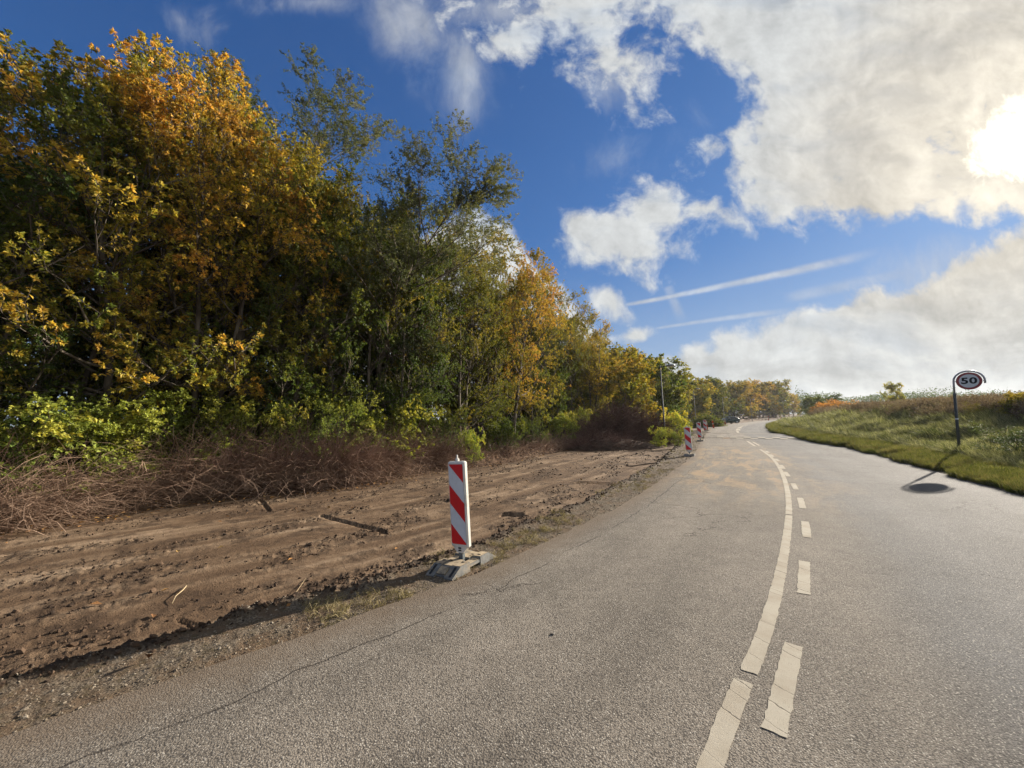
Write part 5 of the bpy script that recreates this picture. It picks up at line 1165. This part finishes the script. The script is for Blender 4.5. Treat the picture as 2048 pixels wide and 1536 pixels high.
# ---------------------------------------------------------------- parked hatchback
def hatchback(px0, px1, py, label):
    Y = 78.0; xl = D(px1, 838, Y)[0]; L = 4.15; cx_ = xl - L / 2 + .08
    o = empty('parked_car', (cx_, Y, zat(cx_, Y) - .0), 0, label, 'car'); o.rotation_euler[2] = R(8)
    P_ = simple('dark_green_paint', (.010, .028, .030), .22, .6, .3, var=.05); Gs = simple('tinted_glass', (.02, .025, .028), .06, .7); T_ = simple('tyre', (.015, .015, .016), .8); Rm = simple('alloy_rim', (.42, .43, .46), .35, .5, .7)
    # body sections along x (front is -x): (x, half width, z bottom, z belt, z top, half width at the top)
    S_ = [(-2.06, .60, .36, .58, .60, .52), (-1.98, .78, .24, .70, .74, .66), (-1.6, .85, .20, .80, .86, .74), (-1.05, .87, .19, .88, .96, .74), (-.75, .87, .19, .90, 1.08, .68), (-.25, .87, .19, .92, 1.42, .58), (.3, .87, .19, .94, 1.49, .57),
          (.95, .87, .19, .96, 1.47, .56), (1.45, .87, .20, .98, 1.40, .55), (1.78, .86, .24, 1.00, 1.16, .60), (1.98, .80, .30, .96, 1.02, .62), (2.06, .68, .40, .80, .84, .56)]
    v = []; 
    for x_, hw, zb_, zm, zt, ht in S_:
        sec = [(hw * .86, zb_), (hw, zb_ + .14), (hw, (zb_ + zm) / 2 + .05), (hw * .97, zm), (ht + (hw - ht) * .15, zm + (zt - zm) * .80), (ht * .86, zt), (0, zt + .012)]
        sec = sec + [(-a, b_) for a, b_ in sec[-2::-1]]; v += [(x_, a, b_) for a, b_ in sec]
    m_ = 13; q_ = [(i * m_ + j, i * m_ + j + 1, (i + 1) * m_ + j + 1, (i + 1) * m_ + j) for i in range(len(S_) - 1) for j in range(m_ - 1)] + [(i * m_ + m_ - 1, i * m_, (i + 1) * m_, (i + 1) * m_ + m_ - 1) for i in range(len(S_) - 1)]
    b = MB(); b.add(v, q_, [(0, j + 1, j) for j in range(1, m_ - 1)] + [((len(S_) - 1) * m_, (len(S_) - 1) * m_ + j, (len(S_) - 1) * m_ + j + 1) for j in range(1, m_ - 1)]); b.build('body', P_, o, True)
    for s in (-1, 1):
        def win(pts, nm='side_window'):
            w_ = MB(); pl = [(x_, s * y_, z_) for x_, y_, z_ in pts]; ps = [(x_, s * (y_ + .012), z_) for x_, y_, z_ in pts]
            w_.add(ps, [tuple(range(len(ps)))[::s]]); w_.build(nm, Gs, o)
        win([(-.62, .848, .98), (.10, .850, 1.00), (.10, .66, 1.36), (-.22, .665, 1.34)]); win([(.18, .850, 1.00), (.98, .850, 1.02), (.92, .655, 1.36), (.18, .66, 1.38)]); win([(1.06, .850, 1.03), (1.50, .835, 1.05), (1.30, .68, 1.30), (1.02, .66, 1.34)])
        for wx in (-1.32, 1.28):
            w_ = MB(); w_.tube([(wx, s * .68, .315), (wx, s * .70, .315), (wx, s * .87, .315), (wx, s * .885, .315)], [.29, .315, .315, .29], 20); tyre = w_.build('wheel', T_, o, True)
            w_ = MB(); w_.tube([(wx, s * .86, .315), (wx, s * .893, .315)], [.21, .19], 16); w_.build('rim', Rm, tyre, True)
        b = MB(); b.box((-.52, s * .95, 1.0), (.12, .18, .12), bev=.03); b.build('mirror', P_, o)
        b = MB(); b.box((1.97, s * .66, .90), (.12, .18, .20), bev=.03); b.build('tail_lamp', M_RED, o)
        b = MB(); b.box((-1.96, s * .62, .66), (.16, .26, .12), bev=.03); b.build('headlight', M_LGL, o)
        for hx in (.02, .84): b = MB(); b.box((hx, s * .872, .90), (.16, .02, .03)); b.build('door_handle', P_, o)
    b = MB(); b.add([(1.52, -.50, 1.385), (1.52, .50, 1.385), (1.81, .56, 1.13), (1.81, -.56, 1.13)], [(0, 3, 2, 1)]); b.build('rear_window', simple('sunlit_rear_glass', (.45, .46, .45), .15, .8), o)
    b = MB(); b.add([(-.70, -.62, 1.11), (-.70, .62, 1.11), (-.28, .52, 1.425), (-.28, -.52, 1.425)], [(0, 1, 2, 3)]); b.build('windscreen', Gs, o)
    return o
hatchback(1446, 1476, 846, 'dark green hatchback parked on the left beside the third street lamp')

# ---------------------------------------------------------------- earth mound, brush piles, bushes by the lamps
def mound(px, py, rx, ry, h, rz, label, seed):
    x, y = place_px(px, py); n_a, n_r = 40, 12; rng = np.random.default_rng(seed); v = []
    for i in range(n_r + 1):
        t = i / n_r
        for a in np.linspace(0, 2 * math.pi, n_a, endpoint=False):
            ww = 1 + .22 * (fbm(np.array([math.cos(a) * 1.5 + seed]), np.array([math.sin(a) * 1.5]), 3, seed)[0] - .5)
            lx, ly = rx * t * ww * math.cos(a), ry * t * ww * math.sin(a); hh = h * (1 - t ** 2.0) ** 1.2
            v.append((lx, ly, hh + (fbm(np.array([lx * 2.2]), np.array([ly * 2.2]), 4, seed)[0] - .45) * .45 * h * (1 - t * .6) - .1 * t))
    q_ = [(i * n_a + j, (i + 1) * n_a + j, (i + 1) * n_a + (j + 1) % n_a, i * n_a + (j + 1) % n_a) for i in range(n_r) for j in range(n_a)]
    o = mesh_np('earth_mound', v, q_, M_MOUND, True); o.location = (x, y, -.12); o.rotation_euler[2] = rz
    return tag(o, label, 'mound')
m_, n = mat('mound_soil'); P = world_pos(n); f = n.noise(P, 5, 7, .65)
M_MOUND = m_; finish(n, n.mix(n.ramp(f, .35, .65), (.022, .014, .011), (.070, .042, .030)), .95, .1, f, 1.0, .08)
mound(1228, 892, 3.2, 1.6, .55, R(10), 'dark earth mound at the back of the stripped clearing', 3)
mound(1378, 866, 3.6, 1.6, .35, R(20), 'low dark soil heap behind the third marker board', 5)
def brush(px, py, rx, ry, h, n_, label, seed, m_tw, zoff=0.0, Lr_=(.8, 2.0)):
    x, y = place_px(px, py); rng = np.random.default_rng(seed); a = rng.uniform(0, 6.28, n_); r = np.sqrt(rng.random(n_))
    P0 = np.stack([rx * r * np.cos(a), ry * r * np.sin(a), np.zeros(n_)], 1); P0[:, 2] = h * (1 - r ** 2) * rng.random(n_) ** .6 + zoff * (1 - r)
    d = rng.normal(size=(n_, 3)); d[:, 2] = np.abs(d[:, 2]) * .9 + .1; d[:, :2] += P0[:, :2] / rx * .5
    o = empty('brush_pile', (x, y, zat(x, y) - .05), 0, label, 'brush pile')
    t = twig_stuff('cut_branches', P0, d, rng.uniform(*Lr_, n_), rng.uniform(.006, .018, n_), m_tw, seed, -.5, 5); t.parent = o; t['kind'] = 'stuff'
    return o, P0
brush(1246, 884, 3.1, 1.6, 1.9, 4200, 'high pile of dark cut branches heaped on the earth mound', 401, TWIG_R, .6)
o, P0 = brush(1414, 853, 2.1, 1.6, 1.5, 900, 'rounded heap of brushwood behind the leaning orange post', 402, TWIG_R, .2, (.6, 1.3))
rng = np.random.default_rng(9); k = 4200; i = rng.integers(0, len(P0), k); PP = P0[i] + rng.normal(0, .35, (k, 3)); PP[:, 2] = np.abs(PP[:, 2]) + .15
dd_ = rng.normal(size=(k, 3)); dd_ /= np.linalg.norm(dd_, axis=1, keepdims=True)
LV, LT = leaves(PP, dd_, rng.uniform(.12, .26, k), rng.uniform(.08, .16, k), rng, .3); lo = mesh_np('withered_leaves', LV, LT, LEAF, parent=o, attrs=dict(tint=np.repeat(rng.random(k), 4))); lo.color = (.34, .4, .8, 1); lo['kind'] = 'stuff'
brush(1205, 893, 2.2, 1.0, .5, 900, 'low spread of dark roots on the left end of the earth mound', 404, TWIG_R, .2, (.5, 1.2))
brush(1528, 841, 5, 2, 1.5, 400, 'low brushwood heap below the brown domed trees', 403, TWIG_R, .2, (1.0, 2.6))
for px, py, pyt, key, wd, col, lb in ((1345, 880, 815, 'bush3', .75, (.46, .3, 1.8), 'bright yellow green bush at the foot of the nearest street lamp'), (1318, 890, 852, 'bush1', .9, (.42, .3, 1.5), 'bright low bush left of the nearest lamp foot'),
                                     (1358, 892, 862, 'bush1', .9, (.38, .3, 1.2), 'green bush between the nearest lamp and the second marker board'), (1372, 872, 838, 'bush3', .8, (.34, .3, .9), 'low dark green bush right of the nearest lamp'),
 (1352, 852, 812, 'bush3', .8, (.38, .3, .8), 'green bush between the first two lamps')):
    x, y = place_px(px, py); plant(key, x, y, top_h(px, pyt, x, y), wd, col=col, label=lb, cat='bush', group='bushes around the nearest street lamp')

# ---------------------------------------------------------------- over the bank on the right
def right_at(px, Y): return D(px, 838, Y)[0], Y
for px, Y, pyt, key, wd, col, lb in ((1690, 52, 797, 'bush2', 2.0, (.92, .3, 1.1), 'orange red shrub on the bank, left one'), (1668, 56, 801, 'bush3', 1.8, (.90, .35, 1.0), 'rust topped shrub at the left end of the orange row'), (1712, 50, 799, 'bush2', 1.8, (.88, .4, 1.0), 'orange shrub at the right end of the row'),
                                     (1640, 75, 790, 'far1', 1.5, (.30, .3, .8), 'dark green shrub tree behind the bend of the bank'), (1612, 95, 794, 'far3', 1.5, (.32, .3, .8), 'green tree behind the orange trees at the road end'), (1662, 80, 788, 'far2', 1.4, (.28, .3, .7), 'dark round tree behind the rust topped shrub')):
    x, y = right_at(px, Y); plant(key, x, y, top_h(px, pyt, x, y), wd, col=col, label=lb, cat='bush' if key[0] == 'b' else 'tree', group='shrubs and trees beyond the grass bank')
x, y = right_at(1790, 70); plant('far3', x, y, top_h(1790, 762, x, y), .8, col=(.50, .2, 1.35), label='lone pale yellow tree on the skyline beyond the bank', cat='tree')
for px, Y, pyt, key, wd, col, lb in ((2040, 11.9, 830, 'bush2', 1.9, (.14, .3, .9), 'dark green bush on the bank at the right edge of the photo'), (2062, 16.5, 775, 'bush3', .9, (.46, .4, .75), 'brownish bush high at the right edge of the photo'), (2015, 13.0, 890, 'bush3', 1.2, (.16, .3, .8), 'low dark green bush right of the speed sign foot'),
                                     (1955, 18, 803, 'bush2', 1.2, (.40, .3, .6), 'olive weeds under the speed sign, left clump'), (1985, 18.5, 803, 'bush2', 1.1, (.38, .3, .6), 'olive weeds right of the speed sign, taller clump'), (1838, 26, 812, 'bush3', 1.1, (.2, .3, .8), 'small dark shrub on the crest left of the speed sign')):
    x, y = right_at(px, Y); plant(key, x, y, top_h(px, pyt, x, y), wd, col=col, label=lb, cat='bush', group='bushes on the grass bank')
def ridge(rng, n):
    px = rng.uniform(1595, 2350, n); Y = rng.uniform(215, 240, n); d = np.array([ray(p_, 838)[0] / ray(p_, 838)[1] for p_ in px]); return np.stack([d * Y, Y], 1)
tag(wood_mass('far_woodland', ridge, lambda p, r: np.clip(2.5 + 16 * fbm(p[:, 0] * .045, p[:, 0] * .0 + 3, 4, 14) ** 1.3 + 5.0 * vnoise(p[:, 0] * .45, p[:, 0] * 0, 5) ** 3, 2, 22), 52000, .75, 6, (.14, .2, .9)), 'far dark conifer wood on the skyline beyond the heath', 'woodland', kind='stuff')

# ---------------------------------------------------------------- sticks on the soil, a stone on the road
M_STICK = simple('peeled_stick', (.42, .33, .20), .85, .15)
for pts, r_, lb in (((( 373, 1166), (366, 1176), (352, 1186), (345, 1196)), .006, 'pale bent stick in the middle of the stripped soil'), (((165, 1312), (180, 1304), (207, 1291)), .005, 'thin straw coloured stick by the dark soil ridge at lower left'),
                    (((205, 1016), (225, 985), (246, 950)), .010, 'long stem lying from the thicket out onto the soil'), (((575, 1190), (594, 1178), (612, 1149)), .003, 'short pale twig between soil ridge and marker board')):
    P_ = []
    for k_, (a, b_) in enumerate(pts):
        x, y = G(a, b_, -.10); P_.append((x, y, zat(x, y) + r_ + .006 + (.02 if 0 < k_ < len(pts) - 1 else 0)))
    b = MB(); b.tube(P_, np.linspace(r_, r_ * .5, len(P_)), 6); tag(b.build('fallen_stick', M_STICK, None, True), lb, 'stick', 'sticks lying on the soil')
v, f = stone(77, .45); x, y = G(1105, 1270)
o = mesh_np('road_stone', v * np.array([.022, .016, .012]), f, simple('dark_stone', (.05, .045, .04)), True); o.location = (x, y, .006); tag(o, 'small dark stone lying on the left lane', 'stone')

# ---------------------------------------------------------------- thin autumn haze
hm = bpy.data.materials.new('haze'); hm.use_nodes = True; hm.node_tree.nodes.clear(); n = NT(hm.node_tree)
pv = n.new('ShaderNodeVolumePrincipled'); pv.inputs['Color'].default_value = (.90, .95, 1.0, 1); pv.inputs['Density'].default_value = 0.00018; pv.inputs['Anisotropy'].default_value = 0.3
n.l.new(pv.outputs[0], n.new('ShaderNodeOutputMaterial').inputs['Volume'])
b = MB(); b.box((0, 0, 19), (3000, 3000, 44)); tag(b.build('haze', hm), kind='stuff')
